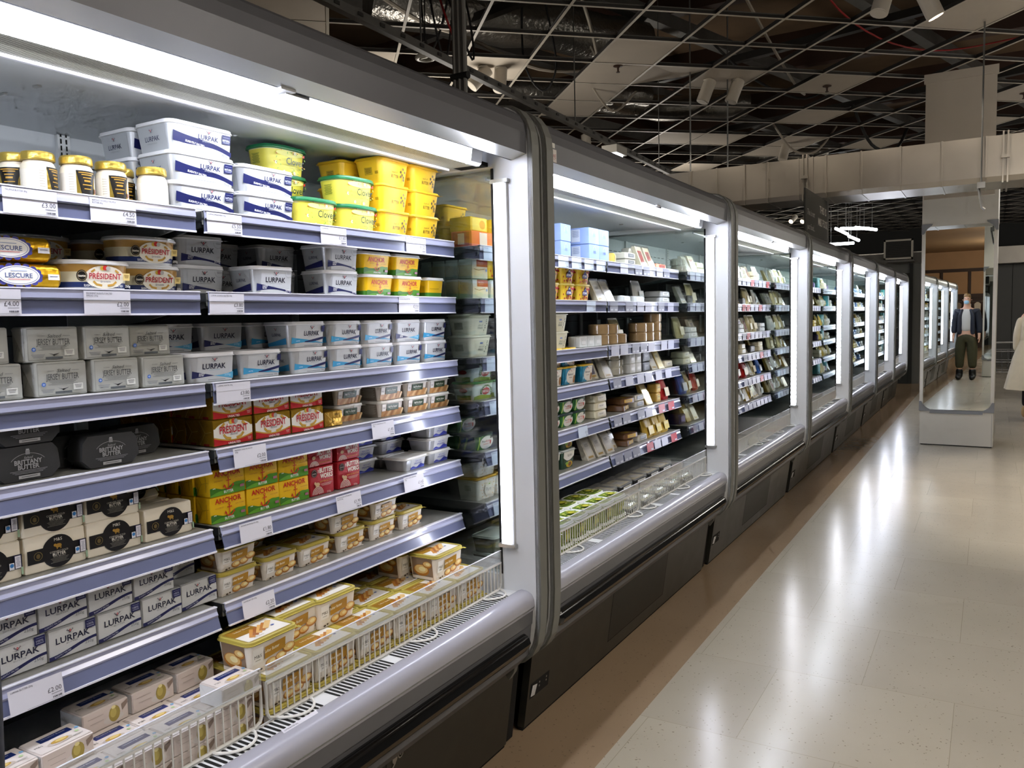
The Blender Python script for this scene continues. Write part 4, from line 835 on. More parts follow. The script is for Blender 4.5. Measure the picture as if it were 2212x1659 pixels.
# badge on the nearest kick panel
mb = MB(); F = Fr(mb, (-1.441, 0, .012), (0, 1, 0), (.049, 0, .334), gA); F.e = .001; F.ell(1.665, .285, .011, .013, '#ffffff', 14, gA); F.ell(1.69, .29, .012, .013, '#ffffff', 14, gA); F.ell(1.69, .29, .008, .009, '#000000', 14, gB); F.ell(1.69, .29, .003, .004, '#000000', 8, gA); F.line([(1.65, .255), (1.668, .275)], .006, '#000000')
part(mb, 'lock', [c for c in C1.children if c.name.startswith('kick_panel')][0])
# ---- price tickets (parts of the shelf they clip to)
def shelf_of(n, r, right):
    sh = sorted([c for c in COOLERS[n].children if c.name.split('.')[0] == 'shelf'], key=lambda o: o.name)
    return sh[r*2+(1 if right else 0)]
SHELVES = {}
for n in COOLERS:
    sh = [c for c in COOLERS[n].children if c.name.split('.')[0] == 'shelf']
    info = []
    for s in sh:
        b = s.bound_box; info.append((-round(max(q[2] for q in b), 2), min(q[1] for q in b), s.name))
    for i, (_, _, nm) in enumerate(sorted(info)): SHELVES[(n, i//2, i % 2)] = bpy.data.objects[nm]
TK = {}
def ticket_mesh(price, title, w, style):
    """0.05 tall card; local origin at its top centre, facing +x"""
    mb = MB(); h = .047
    base, ink = {'w': ('#d9d8e2', '#3a3a44'), 'b': ('#c6d2e6', '#4a4e5c'), 'd': ('#8a8c9c', '#d8d8dc'), 'r': ('#b04a52', '#f0d8d8'), 'c': ('#b4b6c8', '#6a6c7c')}[style]
    F = Fr(mb, (0, 0, -h), (0, 1, 0), (.0005, 0, h)); F.rect(-w/2, 0, w/2, h, base)
    if price: F.text(price, w/2-.004, h*.44, .0088, ink, w=.026*min(1, w/.09)*(len(price)/5), al='r')
    if title:
        for i, t in enumerate(title.split('|')): F.text(t, -w/2+.005, h*(.9-.1*i), .0032, ink, w=min(w*.86, .0022*len(t)), al='l')
    if style in 'wb':
        F.small(w/2-.014, h*.26, .02, 1, '#77777f'); 
        for i in range(7): F.rect(w/2-.022+i*.0026, h*.10, w/2-.0207+i*.0026+(i % 3)*.0004, h*.17, '#4a4a52'); F.e -= .00022
        F.rect(-w/2+.03, h*.045, w/2-.003, h*.055, '#66666e')
    else:
        F.rect(w*.1, h*.1, w*.42, h*.3, '#b9bac6'); F.rect(-w*.4, h*.1, -w*.1, h*.3, '#b4b6c2') if style == 'd' else None
    return mb
def ticket(n, r, y, price='', title='', w=.1, style='w', tilt=0.):
    k = (price, title, w, style)
    sh = SHELVES[(n, r, 1 if (y-(n-1)*L_) > 1.226 else 0)]
    if k not in TK:
        o = ticket_mesh(price, title, w, style).obj('price_ticket', [PAPER]*6); TK[k] = o
    else:
        o = TK[k].copy(); COL.objects.link(o)
    o.parent = sh; dx = [.0045, .0055, .0065, .013, .015, .017][r]
    o.location = (XR+dx+.0045-ROOT0.x, y-(n-1)*L_-ROOT0.y, ZS[r]-.0015); o.rotation_euler = (0, -tilt-[.02, -.02, -.0, .1, .12, .15][r], 0)
for r, y, p, t in ((0, .85, '£3.00', 'TRUFFLE BUTTER 80g'), (0, 1.015, '£4.50', 'BEPPINO OCCELLI TRUFFLE|BUTTER 80g'), (0, 1.292, '£5.50', 'LURPAK SPREADABLE 750g'), (0, 1.655, '£1.60', 'CLOVER 400g'), (0, 2.02, '£1.20', 'TOUCH OF BUTTER 500g'),
                   (1, .77, '£4.00', ''), (1, .99, '£2.00', 'PRESIDENT SLIGHTLY SALTED|SPREAD 250g'), (1, 1.287, '£3.80', 'LURPAK SLIGHTLY SALTED 500g'), (1, 1.975, '£3.50', 'ANCHOR SPREADABLE 500g'), (2, 1.292, '£3.80', 'LURPAK LIGHTER 500g'),
                   (3, 1.325, '£2.00', 'PRESIDENT UNSALTED BLOCK|250g'), (3, 1.82, '£1.85', 'HALF FAT SPREADABLE BUTTER|250g'), (4, 1.33, '£1.80', 'ANCHOR SALTED BLOCK 250g'), (4, 1.66, '£1.90', 'BUTTER WORKS SOFTER BUTTER|BLOCK 250g'), (4, 1.955, '£1.65', 'SLIGHTLY SALTED SPREADABLE|250g'), (5, .79, '£2.00', 'LURPAK BUTTER 250g'), (5, 1.325, '£2.20', 'SOFTER BUTTER 250g')):
    ticket(1, r, y, p, t)
for r, p in enumerate(('£2.00', '95p', '£1.50', '£1.60', '£1.70', '£1.30')): ticket(2, r, 2.452, p, 'SPREAD 500g', style='b', w=.09)
for r in range(6):
    yy = 2.9
    rr = random.Random(r+40)
    while yy < 4.42:
        right = yy > 3.473
        if not right and r in (1, 2, 3, 4, 5) and rr.random() < .75: yy += .13; continue
        if abs(yy-3.473) > .07: ticket(2, r, yy, '£1.50' if not right else '', '', .095, 'b' if not right else rr.choice('dcdccr' if r > 3 else 'dcdcc'))
        yy += .125 if not right else rr.choice((.11, .15, .19))
    for i in range(6): ticket(3, r, 4.72+.11*i, '', '', .095, rr.choice('dcc'))
    for i in range(7): ticket(3, r, 5.9+.12*i, '', '', .1, rr.choice('cccdr'))
    for i in range(6): ticket(4, r, 6.96+.11*i, '', '', .1, rr.choice('ccb'))
    for i in range(4): ticket(4, r, 8.55+.12*i, '', '', .1, 'c')
# ticket on the nosing and the makers' labels
mb = MB(); F = Fr(mb, (-1.2925, 1.245, .6155), (0, 1, 0), (-.05, 0, .002), 0); mb.v = []; 
mb = ticket_mesh('£3.80', 'SOFTER BUTTER 500g', .105, 'w'); o = mb.obj('price_ticket', [PAPER]*6); o.parent = [c for c in C1.children if c.name.startswith('bumper_nosing')][0]; o.location = Vector((-1.315, 1.24, .6195))-ROOT0; o.rotation_euler = (0, -1.02, 0)
def maker(n):
    mb = MB(); F = Fr(mb, (-1.2608, 0, 0), (0, 1, 0), (0, 0, 1)); F.e = .001; y = 2.378+(n-2)*L_
    F.rect(y+.006, 2.070, y+.052, 2.086, '#d6d4cc'); F.text('212', y+.026, 2.0785, .008, '#55524c', w=.016); F.rect(y+.004, 2.024, y+.062, 2.066, '#d9d2cb'); F.ell(y+.030, 2.058, .003, .005, '#6a3a3a', 10); F.text('LOWE', y+.034, 2.044, .013, '#9a3434', w=.044); F.rect(y+.016, 2.033, y+.052, 2.034, '#b06a64')
    o = mb.obj('maker_label', [PAPER]*6, sub=tuple(COOLERS[n].location)); o.parent = [c for c in COOLERS[n].children if c.name.startswith('canopy')][0]
for n in (2, 3): maker(n)
# ================================================================== goods on the shelves
ITEMS = []
def put(key, n, r, y, layer=0, dx=0., back=0, rot=0., z=None, x=None, tiltx=0., tilty=0.):
    k = K[key]; o = copy_tree(k['root'])
    zz = (ZS[r] if r < 6 else ZW)+.0015+layer*(k['h']+.0006) if z is None else z
    o.location = ((-1.578 if r < 6 else -1.402)-dx if x is None else x, y, zz); o.rotation_euler = (tiltx, tilty, rot)
    ITEMS.append((o, key, n, r, layer, back, y)); return o
def col(key, n, r, y, k=1, **a):
    for i in range(k): put(key, n, r, y+RND.uniform(-.002, .002), i, **a)
# --- nearest cooler, top shelf
for y, dx in ((.845, .075), (.905, .022), (.957, 0), (1.028, 0), (1.083, .05), (1.135, .045)): put('jar', 1, 0, y+.03, dx=dx, rot={.845: -.9, .905: .55, 1.135: 2.6}.get(y, RND.uniform(-.12, .12)))
col('lur750', 1, 0, 1.278, 3); col('lur750', 1, 0, 1.28, 3, dx=.142, back=1); col('lur750', 1, 0, 1.474, 2, dx=.006)
col('clover', 1, 0, 1.657, 1); put('clover', 1, 0, 1.829); put('clover', 1, 0, 1.817, 1); col('clover', 1, 0, 1.665, 3, dx=.122, back=1)
col('touch', 1, 0, 1.979, 3); col('touch', 1, 0, 2.136, 3); col('touch', 1, 0, 1.95, 3, dx=.125, back=1)
# second shelf
put('lescure', 1, 1, .838); put('lescure', 1, 1, .822, 1)
put('prestub', 1, 1, 1.009); put('prestub', 1, 1, 1.172, dx=.05); put('prestub', 1, 1, 1.163, 1, dx=.045)
for y in (.99, 1.16): col('prestub', 1, 1, y, 2, dx=.175, back=1)
col('lur500', 1, 1, 1.325, 2, dx=.085, back=1); put('lur500', 1, 1, 1.476); put('lur500', 1, 1, 1.475, 0, dx=.2, back=1); put('lur500', 1, 1, 1.475, 1, dx=.2, back=1); col('lur500', 1, 1, 1.625, 2, dx=.14, back=1); col('lur500', 1, 1, 1.732, 2)
put('anchortub', 1, 1, 1.888); put('anchortub', 1, 1, 2.033); put('anchortub', 1, 1, 1.878, 1); put('anchortub', 1, 1, 2.026, 1); put('anchortub', 1, 1, 2.228, x=-1.65, rot=PI/2)
for y in (1.89, 2.03): col('anchortub', 1, 1, y, 2, dx=.115, back=1)
# third shelf
for y in (.782, .910, 1.026, 1.139): put('jersey', 1, 2, y, rot=RND.uniform(-.04, .04))
for y, dx in ((.762, 0), (.896, 0), (1.012, .003), (1.122, .02)): put('jersey', 1, 2, y, 1, dx=dx, rot=RND.uniform(-.05, .05))
put('lurlight', 1, 2, 1.272); col('lurlight', 1, 2, 1.245, 2, dx=.113, back=1); put('lurlight', 1, 2, 1.405, 0, dx=.113, back=1); put('lurlight', 1, 2, 1.40, 1, dx=.113, back=1)
for i, y in enumerate((1.4215, 1.5915, 1.736, 1.879, 2.022, 2.162)): put('lurspread', 1, 2, y)
for i, y in enumerate((1.585, 1.734, 1.876, 2.019, 2.16)): put('lurlight' if i == 3 else 'lurspread', 1, 2, y, 1)
put('lurspread', 1, 2, 1.55, 0, dx=.112, back=1); put('lurspread', 1, 2, 1.55, 1, dx=.112, back=1)
# fourth shelf
put('brittany', 1, 3, .833); put('brittany', 1, 3, .838, 1, rot=.03); put('brittany', 1, 3, .975, 0, dx=.068, back=1); put('brittany', 1, 3, 1.0, rot=-.04, dx=-.004); put('brittany', 1, 3, 1.11, 0, dx=.07, back=1, rot=.08)
for i, y in enumerate((1.3205, 1.4445, 1.5675)):
    col('presblock', 1, 3, y, 2)
for k in range(1, 7): col('presblock', 1, 3, 1.3205+RND.uniform(-.006, .004), 2, dx=.0525*k, back=k)
put('presend', 1, 3, 1.668)
for y, dx in ((1.775, .035), (1.925, 0), (2.055, 0), (2.176, 0)): col('halffat', 1, 3, y, 2, dx=dx)
col('halffat', 1, 3, 1.79, 2, dx=.135, back=1)
# fifth shelf
for y in (.748, .875, .999, 1.13): put('cornish', 1, 4, y)
for y in (.746, .873, .998): put('cornish', 1, 4, y, 1)
put('cornish', 1, 4, 1.12, 0, dx=.06, back=1); put('cornish', 1, 4, 1.105, z=ZS[4]+.082, dx=.075, back=1, tilty=-.7, tiltx=.06)
for y in (1.2945, 1.402, 1.509): col('anchorblock', 1, 4, y, 2)
for k in range(1, 5): put('anchorblock', 1, 4, 1.29, 0, dx=.0525*k, back=k); put('anchorblock', 1, 4, 1.285+RND.uniform(-.006, .006), 1, dx=.054*k, back=k)
put('bworks', 1, 4, 1.613); put('bworks', 1, 4, 1.722); put('bworksflat', 1, 4, 1.61, z=ZS[4]+.0825); put('bworksflat', 1, 4, 1.722, z=ZS[4]+.0825)
ITEMS[-1] = ITEMS[-1][:4]+(1,)+ITEMS[-1][5:]; ITEMS[-2] = ITEMS[-2][:4]+(1,)+ITEMS[-2][5:]
col('silvertub', 1, 4, 2.166, 3); put('silvertub', 1, 4, 2.03, dx=-.006, rot=.05); col('silvertub', 1, 4, 1.90, 3, dx=.10, back=1); col('silvertub', 1, 4, 2.05, 3, dx=.105, back=1); col('silvertub', 1, 4, 1.87, 2, dx=.2, back=2)
# sixth shelf
for y in (.794, .896, .998, 1.10, 1.203): put('lurblock', 1, 5, y, dx=.0 if y < 1.2 else .006)
for y in (.779, .880, .981, 1.083): put('lurblock', 1, 5, y, 1)
put('lurblock', 1, 5, 1.185, 0, dx=.056, back=1); put('lurblock', 1, 5, 1.182, 1, dx=.056, back=1)
col('softer', 1, 5, 1.318, 2); put('softer', 1, 5, 1.453); put('softer', 1, 5, 1.58); put('softer', 1, 5, 1.726); put('softer', 1, 5, 1.705, 1); put('softer', 1, 5, 1.868); put('softer', 1, 5, 1.880, 1); put('softer', 1, 5, 2.008)
for y, k in ((1.44, 2), (1.58, 1), (1.72, 2), (1.87, 2), (2.0, 2)): col('softer', 1, 5, y, k, dx=.098, back=1)
# well
Z2 = .540
for y in (1.305, 1.46, 1.615, 1.77, 1.925, 2.08): put('softerbig', 1, 6, y, 0); put('softerbig', 1, 6, y+RND.uniform(-.004, .004), 1)
for y in (1.30, 1.455, 1.61, 1.765, 1.92, 2.075): put('softerbig', 1, 6, y, 0, dx=.116, back=1); put('softerbig', 1, 6, y+RND.uniform(-.006, .006), 1, dx=.116, back=1)
for y in (1.46, 1.615, 1.77, 1.93, 2.085): put('softerbig', 1, 6, y, 0, dx=.232, back=2); put('softerbig', 1, 6, y, 1, dx=.232, back=2)
put('softerbig', 1, 6, 1.285, 2, dx=.03); put('softerbig', 1, 6, 1.43, 2, dx=.10, back=1); put('softerbig', 1, 6, 1.565, 2, dx=.09, back=1); put('softerbig', 1, 6, 2.03, 2, dx=.05); put('softerbig', 1, 6, 2.0, 2, dx=.165, back=1)
for y in (.62, .724, .828, .932, 1.036, 1.14):
    for l in range(3):
        for b in range(3): put('msbox', 1, 6, y+RND.uniform(-.0006, .0006)-.006*b, l, dx=.004+.078*b, back=b)
for y, b in ((1.163, 0), (1.165, 2), (1.055, 2), (.945, 2), (.715, 1), (.82, 1)): put('msbox', 1, 6, y-.02*0, 3, dx=.004+.078*b, back=b, rot=RND.uniform(-.03, .03))
# --- second cooler, seen through the glass of the nearest
put('orangebox', 2, 0, 2.475, 0); put('orangebox', 2, 0, 2.65, 0); put('yellowbox', 2, 0, 2.46, z=ZS[0]+.0575, dx=.01); put('yellowbox', 2, 0, 2.59, z=ZS[0]+.0575); put('touch', 2, 0, 2.47, dx=.11, back=1); put('touch', 2, 0, 2.47, 1, dx=.11, back=1)
for k in range(6): col('baking', 2, 1, 2.442, 2, dx=.058*k, back=k)
col('baking', 2, 1, 2.56, 1); put('stork', 2, 1, 2.565, 1)
col('olive', 2, 2, 2.47, 2, dx=.02); col('bertolli', 2, 3, 2.466, 2, dx=.01); put('bertolli', 2, 3, 2.61, 0)
put('proactiv', 2, 4, 2.455, 1, dx=.08, back=1); put('proactiv', 2, 4, 2.455, 0, dx=.09, back=1); put('proactiv', 2, 4, 2.45, 0); col('pure', 2, 5, 2.462, 2); put('pure', 2, 5, 2.60, 0)
for b in range(2): col('darktub', 2, 6, 2.46, 2, dx=.11*b, back=b)
put('darktub', 2, 6, 2.46, 2, dx=.11, back=1)
# --- second cooler, beyond the post
for y, dx in ((3.19, .03), (3.42, 0), (3.533, 0)): col('bluebox', 2, 0, y, 2, dx=dx, rot=.06 if y < 3.3 else 0)
put('slab_gold', 2, 0, 3.66, rot=.3); put('slab_grey', 2, 0, 3.86, 0); put('slab_grey', 2, 0, 3.86, 1)
for y in (4.05, 4.16): put('wedge_red', 2, 0, y)
put('slab_pink', 2, 0, 4.31)
for y, k in ((4.12, 2), (4.24, 3), (4.36, 3), (4.43, 2)): col('round_white', 2, 0, y, k, dx=.12, back=1)
for y in (3.0, 3.15, 3.31): col('stork', 2, 1, y, 2)
for y in (3.50, 3.60): put('wedge_white', 2, 1, y)
put('wedge_purple', 2, 1, 3.43, dx=.06, back=1); put('slab_silver', 2, 1, 3.80, 0, rot=.1); put('slab_silver', 2, 1, 3.97, 0, tilty=.0); put('slab_silver', 2, 1, 4.36, 0); put('slab_silver', 2, 1, 4.36, 1); put('bag_white', 2, 1, 4.12, dx=.05); put('bag_white', 2, 1, 4.24, dx=.1, back=1)
col('olive', 2, 2, 3.07, 2); put('olive', 2, 2, 2.92)
for y in (3.29, 3.37, 3.45): put('whitebox', 2, 2, y)
for y, k in ((3.56, 2), (3.67, 2), (3.78, 1)): col('round_tan', 2, 2, y, k)
put('bag_cream', 2, 2, 3.86, dx=.06); put('whitebox', 2, 2, 3.6, dx=.12, back=1)
for y, k in ((4.06, 2), (4.17, 2), (4.28, 3)): col('round_tan', 2, 2, y, k)
for l in range(3): put('slab_silver', 2, 2, 4.40, l, dx=.1, back=1)
col('benecol', 2, 3, 3.155, 2); put('benecol', 2, 3, 3.33); put('benecol', 2, 3, 3.02); put('benecol', 2, 3, 3.02, 1)
put('wedge_purple', 2, 3, 3.47, dx=.03); put('wedge_white', 2, 3, 3.57); col('round_white', 2, 3, 3.69, 3); col('round_white', 2, 3, 3.78, 2, dx=.02)
for y in (3.87, 3.95): col('whitebox', 2, 3, y, 2)
col('slab_black', 2, 3, 4.06, 2); put('wedge_white', 2, 3, 4.19); put('wedge_yellow', 2, 3, 4.29); put('slab_cream', 2, 3, 4.41)
for y in (2.99, 3.115, 3.245): col('proactiv', 2, 4, y, 3 if y > 3 else 2)
col('slab_cream', 2, 4, 3.47, 3); put('bag_cream', 2, 4, 3.62, dx=.07); put('slab_brown', 2, 4, 3.78, 0, rot=.2); put('slab_brown', 2, 4, 3.80, 1, rot=-.1); put('slab_grey', 2, 4, 3.96, 0); put('slab_grey', 2, 4, 3.96, 1); put('wedge_yellow', 2, 4, 4.1); col('slab_gold', 2, 4, 4.24, 2); put('bag_red', 2, 4, 4.37)
col('flora', 2, 5, 3.125, 2); col('flora', 2, 5, 2.985, 2)
for y in (3.36, 3.47, 3.58, 3.68): put('wedge_white', 2, 5, y, dx=.0 if y < 3.6 else .03)
put('slab_brown', 2, 5, 3.83, 0, rot=.15); put('slab_brown', 2, 5, 3.84, 1, rot=-.12); put('slab_grey', 2, 5, 4.0)
for y in (4.12, 4.24, 4.36): put('bag_yellow', 2, 5, y)
for y in (2.755, 2.888, 3.021, 3.154, 3.287): col('greentub', 2, 6, y, 2)
for y in (2.90, 3.033, 3.166, 3.299): col('greentub', 2, 6, y, 2, dx=.115, back=1)
col('navytub', 2, 6, 2.622, 2); 
for i, y in enumerate((3.46, 3.65, 3.84, 4.03, 4.22)):
    for b in range(2):
        for l in range(3 if b else 2): put('tray_black', 2, 6, y+.015*b, l, dx=.13*b, back=b, rot=RND.uniform(-.03, .03))
# --- further coolers: generic packs where the openings show them
PAL = {0: ['wedge_red', 'slab_cream', 'bag_white', 'round_white', 'wedge_white'], 1: ['slab_black', 'bag_cream', 'slab_grey', 'bag_white', 'wedge_white'], 2: ['wedge_purple', 'wedge_red', 'wedge_white', 'bag_cream', 'slab_silver'], 3: ['slab_black', 'slab_gold', 'wedge_yellow', 'slab_cream', 'wedge_white'],
       4: ['bag_blue', 'bag_cream', 'bag_red', 'wedge_white', 'bag_cream'], 5: ['bag_white', 'slab_purple', 'wedge_yellow', 'bag_yellow', 'wedge_white'], 6: ['slab_pink', 'slab_cream', 'tray_black', 'slab_silver', 'slab_pink']}
PAL5 = ['slab_blue', 'slab_silver', 'bag_white', 'slab_blue', 'slab_yellow', 'bag_yellow', 'slab_cream', 'wedge_white']
PAL6 = ['slab_teal', 'slab_silver', 'slab_purple', 'slab_pink', 'bag_white', 'slab_blue', 'slab_grey', 'slab_cream']
def fill(n, y0, y1, pal=None, seed=0, rows=range(7), gap=.012):
    rr = random.Random(seed*31+n)
    for r in rows:
        y = y0; pl = pal or PAL[r]; i = rr.randrange(9)
        while y < y1-.05:
            key = pl[i % len(pl)]; i += 1 if rr.random() < .6 else rr.randrange(3)
            k = K[key]; w = k['w']+gap
            if y+w > y1: break
            lay = 1
            if key.startswith(('slab', 'round')) and r < 6: lay = rr.choice((2, 2, 3)) if k['h'] < .05 and n < 5 else 2 if k['h'] < .05 else 1
            if r == 6: lay = 2 if k['h'] < .05 else 1
            for l in range(lay): put(key, n, r, y+w/2+rr.uniform(-.003, .003), l, dx=rr.uniform(0, .03) if lay == 1 else .012*l*rr.random(), rot=rr.uniform(-.1, .1) if lay == 1 else 0)
            y += w*rr.choice((1, 1, 1, 1.25))
fill(3, 4.66, 5.12, seed=1); fill(3, 5.80, 6.72, seed=2); fill(4, 6.90, 7.62, ['bag_cream', 'wedge_white', 'bag_cream', 'wedge_yellow', 'wedge_red', 'bag_white'], 3)
fill(4, 8.50, 8.96, ['bag_yellow', 'slab_yellow', 'wedge_yellow', 'slab_pink', 'bag_red', 'bag_cream', 'slab_purple'], 4); fill(5, 9.14, 9.95, ['bag_yellow', 'slab_teal', 'wedge_yellow', 'slab_cream', 'bag_cream', 'slab_purple'], 5)
fill(5, 10.75, 11.2, PAL5, 6); fill(6, 11.38, 12.6, PAL5, 7); fill(7, 13.63, 15.4, PAL6, 8, gap=.02)
# ---- labels: what it is, which one along its run, where
SHN = ['top shelf', 'second shelf', 'third shelf', 'fourth shelf', 'fifth shelf', 'lowest shelf', 'bottom well']
UNN = {1: "nearest cooler's", 2: "second cooler's", 3: "third cooler's", 4: "fourth cooler's", 5: "fifth cooler's", 6: "sixth cooler's", 7: "last cooler's"}
from collections import defaultdict
cells = defaultdict(list); runs = defaultdict(set)
for it in ITEMS:
    o, key, n, r, l, b, y = it; cells[(key, n, r, l, b)].append(it); runs[(key, n, r)].add((l, b))
for (key, n, r, l, b), its in cells.items():
    rs = runs[(key, n, r)]; nl = len({a for a, _ in rs}); nb = len({c for _, c in rs}); mx = max(a for a, _ in rs)
    w = []
    if nl > 1: w.append({0: 'lower' if mx == 1 else 'bottom', mx: 'upper' if mx == 1 else 'topmost'}.get(l, 'middle' if mx == 2 else ORD[l]+'-level'))
    if nb > 1: w.append('front' if b == 0 else 'rear' if nb == 2 else ORD[b]+'-row')
    its.sort(key=lambda t: t[6]); d = K[key]
    for i, it in enumerate(its):
        o = it[0]; p = ''
        if len(its) > 1: p = (ORD[i] if i < 16 else str(i+1)+'th')+' from left'
        q = ' '.join(x for x in (' '.join(w), p) if x)
        ds = d['desc']
        for cut in (' with dark print', ' with blue oval label', ' with navy label and potato', ' of truffle butter', ' with navy ribbon', ' with navy base', ' and gold', ' with green label', ' with blue print', ' under a clear lid'):
            if len((ds+' '+q+' '+UNN[n]+' '+SHN[r]).replace("-", '').split()) > 16 and key != 'lurlight': ds = ds.replace(cut, '')
        lab = ds+(', '+q if q else '')+', '+UNN[n]+' '+SHN[r]
        tag(o, lab, d['cat'], d['desc']+' on the '+UNN[n]+' '+SHN[r] if len(rs) > 1 or len(its) > 1 else None)

for k in K.values():
    for ch in list(k['root'].children): bpy.data.objects.remove(ch)
    bpy.data.objects.remove(k['root'])
# ================================================================== the hall
def floor_mat():
    m, nt, out = nt_new('vinyl_floor'); N = nt.nodes; k = nt.links
    b = N.new('ShaderNodeBsdfPrincipled'); k.new(b.outputs[0], out.inputs[0])
    tc = N.new('ShaderNodeTexCoord'); mp = N.new('ShaderNodeMapping'); k.new(tc.outputs['Object'], mp.inputs[0]); mp.inputs['Location'].default_value = (.42+.66, -.16, 0)
    br = N.new('ShaderNodeTexBrick'); k.new(mp.outputs[0], br.inputs[0]); br.inputs['Scale'].default_value = 1; br.inputs['Brick Width'].default_value = .66; br.inputs['Row Height'].default_value = .65; br.inputs['Mortar Size'].default_value = .0011; br.inputs['Mortar Smooth'].default_value = 0
    br.inputs['Color1'].default_value = (*lin('#aaa292'), 1); br.inputs['Color2'].default_value = (*lin('#a49c8d'), 1); br.inputs['Mortar'].default_value = (*lin('#8f8776'), 1); br.offset = .5
    # tan-coloured strip along the coolers
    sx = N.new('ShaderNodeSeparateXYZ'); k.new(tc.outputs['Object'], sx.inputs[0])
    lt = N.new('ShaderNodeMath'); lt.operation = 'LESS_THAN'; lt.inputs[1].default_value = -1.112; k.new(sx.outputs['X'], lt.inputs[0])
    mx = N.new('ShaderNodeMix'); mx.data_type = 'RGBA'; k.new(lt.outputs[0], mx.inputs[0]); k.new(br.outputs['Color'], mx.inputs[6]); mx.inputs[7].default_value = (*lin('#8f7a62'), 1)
    # flecks
    mp2 = N.new('ShaderNodeMapping'); k.new(tc.outputs['Object'], mp2.inputs[0]); mp2.inputs['Rotation'].default_value = (0, 0, .6)
    nz = N.new('ShaderNodeTexNoise'); nz.inputs['Scale'].default_value = 30; k.new(mp2.outputs[0], nz.inputs['Vector'])
    ad = N.new('ShaderNodeVectorMath'); ad.operation = 'MULTIPLY_ADD'; k.new(nz.outputs['Color'], ad.inputs[0]); ad.inputs[1].default_value = (.03, .03, 0); k.new(mp2.outputs[0], ad.inputs[2])
    v = N.new('ShaderNodeTexVoronoi'); v.inputs['Scale'].default_value = 62; k.new(ad.outputs[0], v.inputs['Vector'])
    c1 = N.new('ShaderNodeMath'); c1.operation = 'LESS_THAN'; c1.inputs[1].default_value = .17; k.new(v.outputs['Distance'], c1.inputs[0])
    sc = N.new('ShaderNodeSeparateColor'); k.new(v.outputs['Color'], sc.inputs[0]); c2 = N.new('ShaderNodeMath'); c2.operation = 'LESS_THAN'; c2.inputs[1].default_value = .42; k.new(sc.outputs[0], c2.inputs[0])
    an = N.new('ShaderNodeMath'); an.operation = 'MULTIPLY'; k.new(c1.outputs[0], an.inputs[0]); k.new(c2.outputs[0], an.inputs[1]); a2 = N.new('ShaderNodeMath'); a2.operation = 'MULTIPLY'; a2.inputs[1].default_value = .55; k.new(an.outputs[0], a2.inputs[0])
    m2 = N.new('ShaderNodeMix'); m2.data_type = 'RGBA'; k.new(a2.outputs[0], m2.inputs[0]); k.new(mx.outputs[2], m2.inputs[6]); m2.inputs[7].default_value = (*lin('#5c4f40'), 1)
    # cloudy wear
    n2 = N.new('ShaderNodeTexNoise'); n2.inputs['Scale'].default_value = 1.3; n2.inputs['Detail'].default_value = 5; k.new(tc.outputs['Object'], n2.inputs['Vector'])
    mr = N.new('ShaderNodeMapRange'); mr.inputs[1].default_value = .3; mr.inputs[2].default_value = .7; mr.inputs[3].default_value = .93; mr.inputs[4].default_value = 1.05; k.new(n2.outputs['Fac'], mr.inputs[0])
    vm = N.new('ShaderNodeVectorMath'); vm.operation = 'SCALE'; k.new(m2.outputs[2], vm.inputs[0]); k.new(mr.outputs[0], vm.inputs['Scale']); k.new(vm.outputs[0], b.inputs['Base Color'])
    n3 = N.new('ShaderNodeTexNoise'); n3.inputs['Scale'].default_value = 14; n3.inputs['Detail'].default_value = 6; k.new(tc.outputs['Object'], n3.inputs['Vector'])
    mr3 = N.new('ShaderNodeMapRange'); mr3.inputs[3].default_value = .17; mr3.inputs[4].default_value = .25; k.new(n3.outputs['Fac'], mr3.inputs[0]); k.new(mr3.outputs[0], b.inputs['Roughness'])
    bp = N.new('ShaderNodeBump'); bp.inputs['Strength'].default_value = .018; bp.inputs['Distance'].default_value = .004; n4 = N.new('ShaderNodeTexNoise'); n4.inputs['Scale'].default_value = 45; n4.inputs['Detail'].default_value = 2; k.new(tc.outputs['Object'], n4.inputs['Vector']); k.new(n4.outputs['Fac'], bp.inputs['Height']); k.new(bp.outputs[0], b.inputs['Normal'])
    b.inputs['Specular IOR Level'].default_value = .5; return m
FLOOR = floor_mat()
SLAB = mat('void_boards', '#5c4934', rough=.9, noise=.25, nscale=1.5)
WALLD = mat('dark_wall', '#2e2f2e', rough=.8, noise=.05, nscale=2)
WALLG = mat('grey_wall_panel', '#6c6d6a', rough=.6, noise=.03, nscale=3)
TBARW = mat('t_bar_face', '#b9b2a4', rough=.5)
TBARD = mat('t_bar_web', '#3a3836', rough=.45, metal=.4)
TILE = mat('ceiling_tile_paint', '#b7ad9e', rough=.75, noise=.03, nscale=4)
TANC = mat('tan_ceiling_paint', '#a5825c', rough=.8, noise=.04, nscale=2)
TANW = mat('tan_wall_paint', '#b98f68', rough=.8, noise=.05, nscale=2)
BROWN = mat('dark_brown_timber', '#3a2418', rough=.6)
SPOTW = mat('spotlight_white', '#c4bcae', rough=.45)
GALV = mat('galvanised_duct', '#a8a298', rough=.34, metal=.8, noise=.06, nscale=3)
GALVD = mat('galvanised_dull', '#6f6d69', rough=.5, metal=.6, noise=.1, nscale=6)
FOILD = mat('crinkled_foil', '#8d8a84', rough=.3, metal=.9, bump=1., bscale=24)
CBLK = mat('black_cable', '#101010', rough=.6); CWHT = mat('white_cable', '#a39a8c', rough=.6); CRED = mat('red_cable', '#a01616', rough=.5)
PILW = mat('pillar_panel_white', '#c9c5ba', rough=.45, noise=.02, nscale=2)
PILG = mat('pillar_grey_plastic', '#7d7f82', rough=.5)
MIRR = mat('mirror_glass', '#e9efec', rough=.0, metal=1.)
SIGN = mat('sign_charcoal', '#3b3b39', rough=.5)
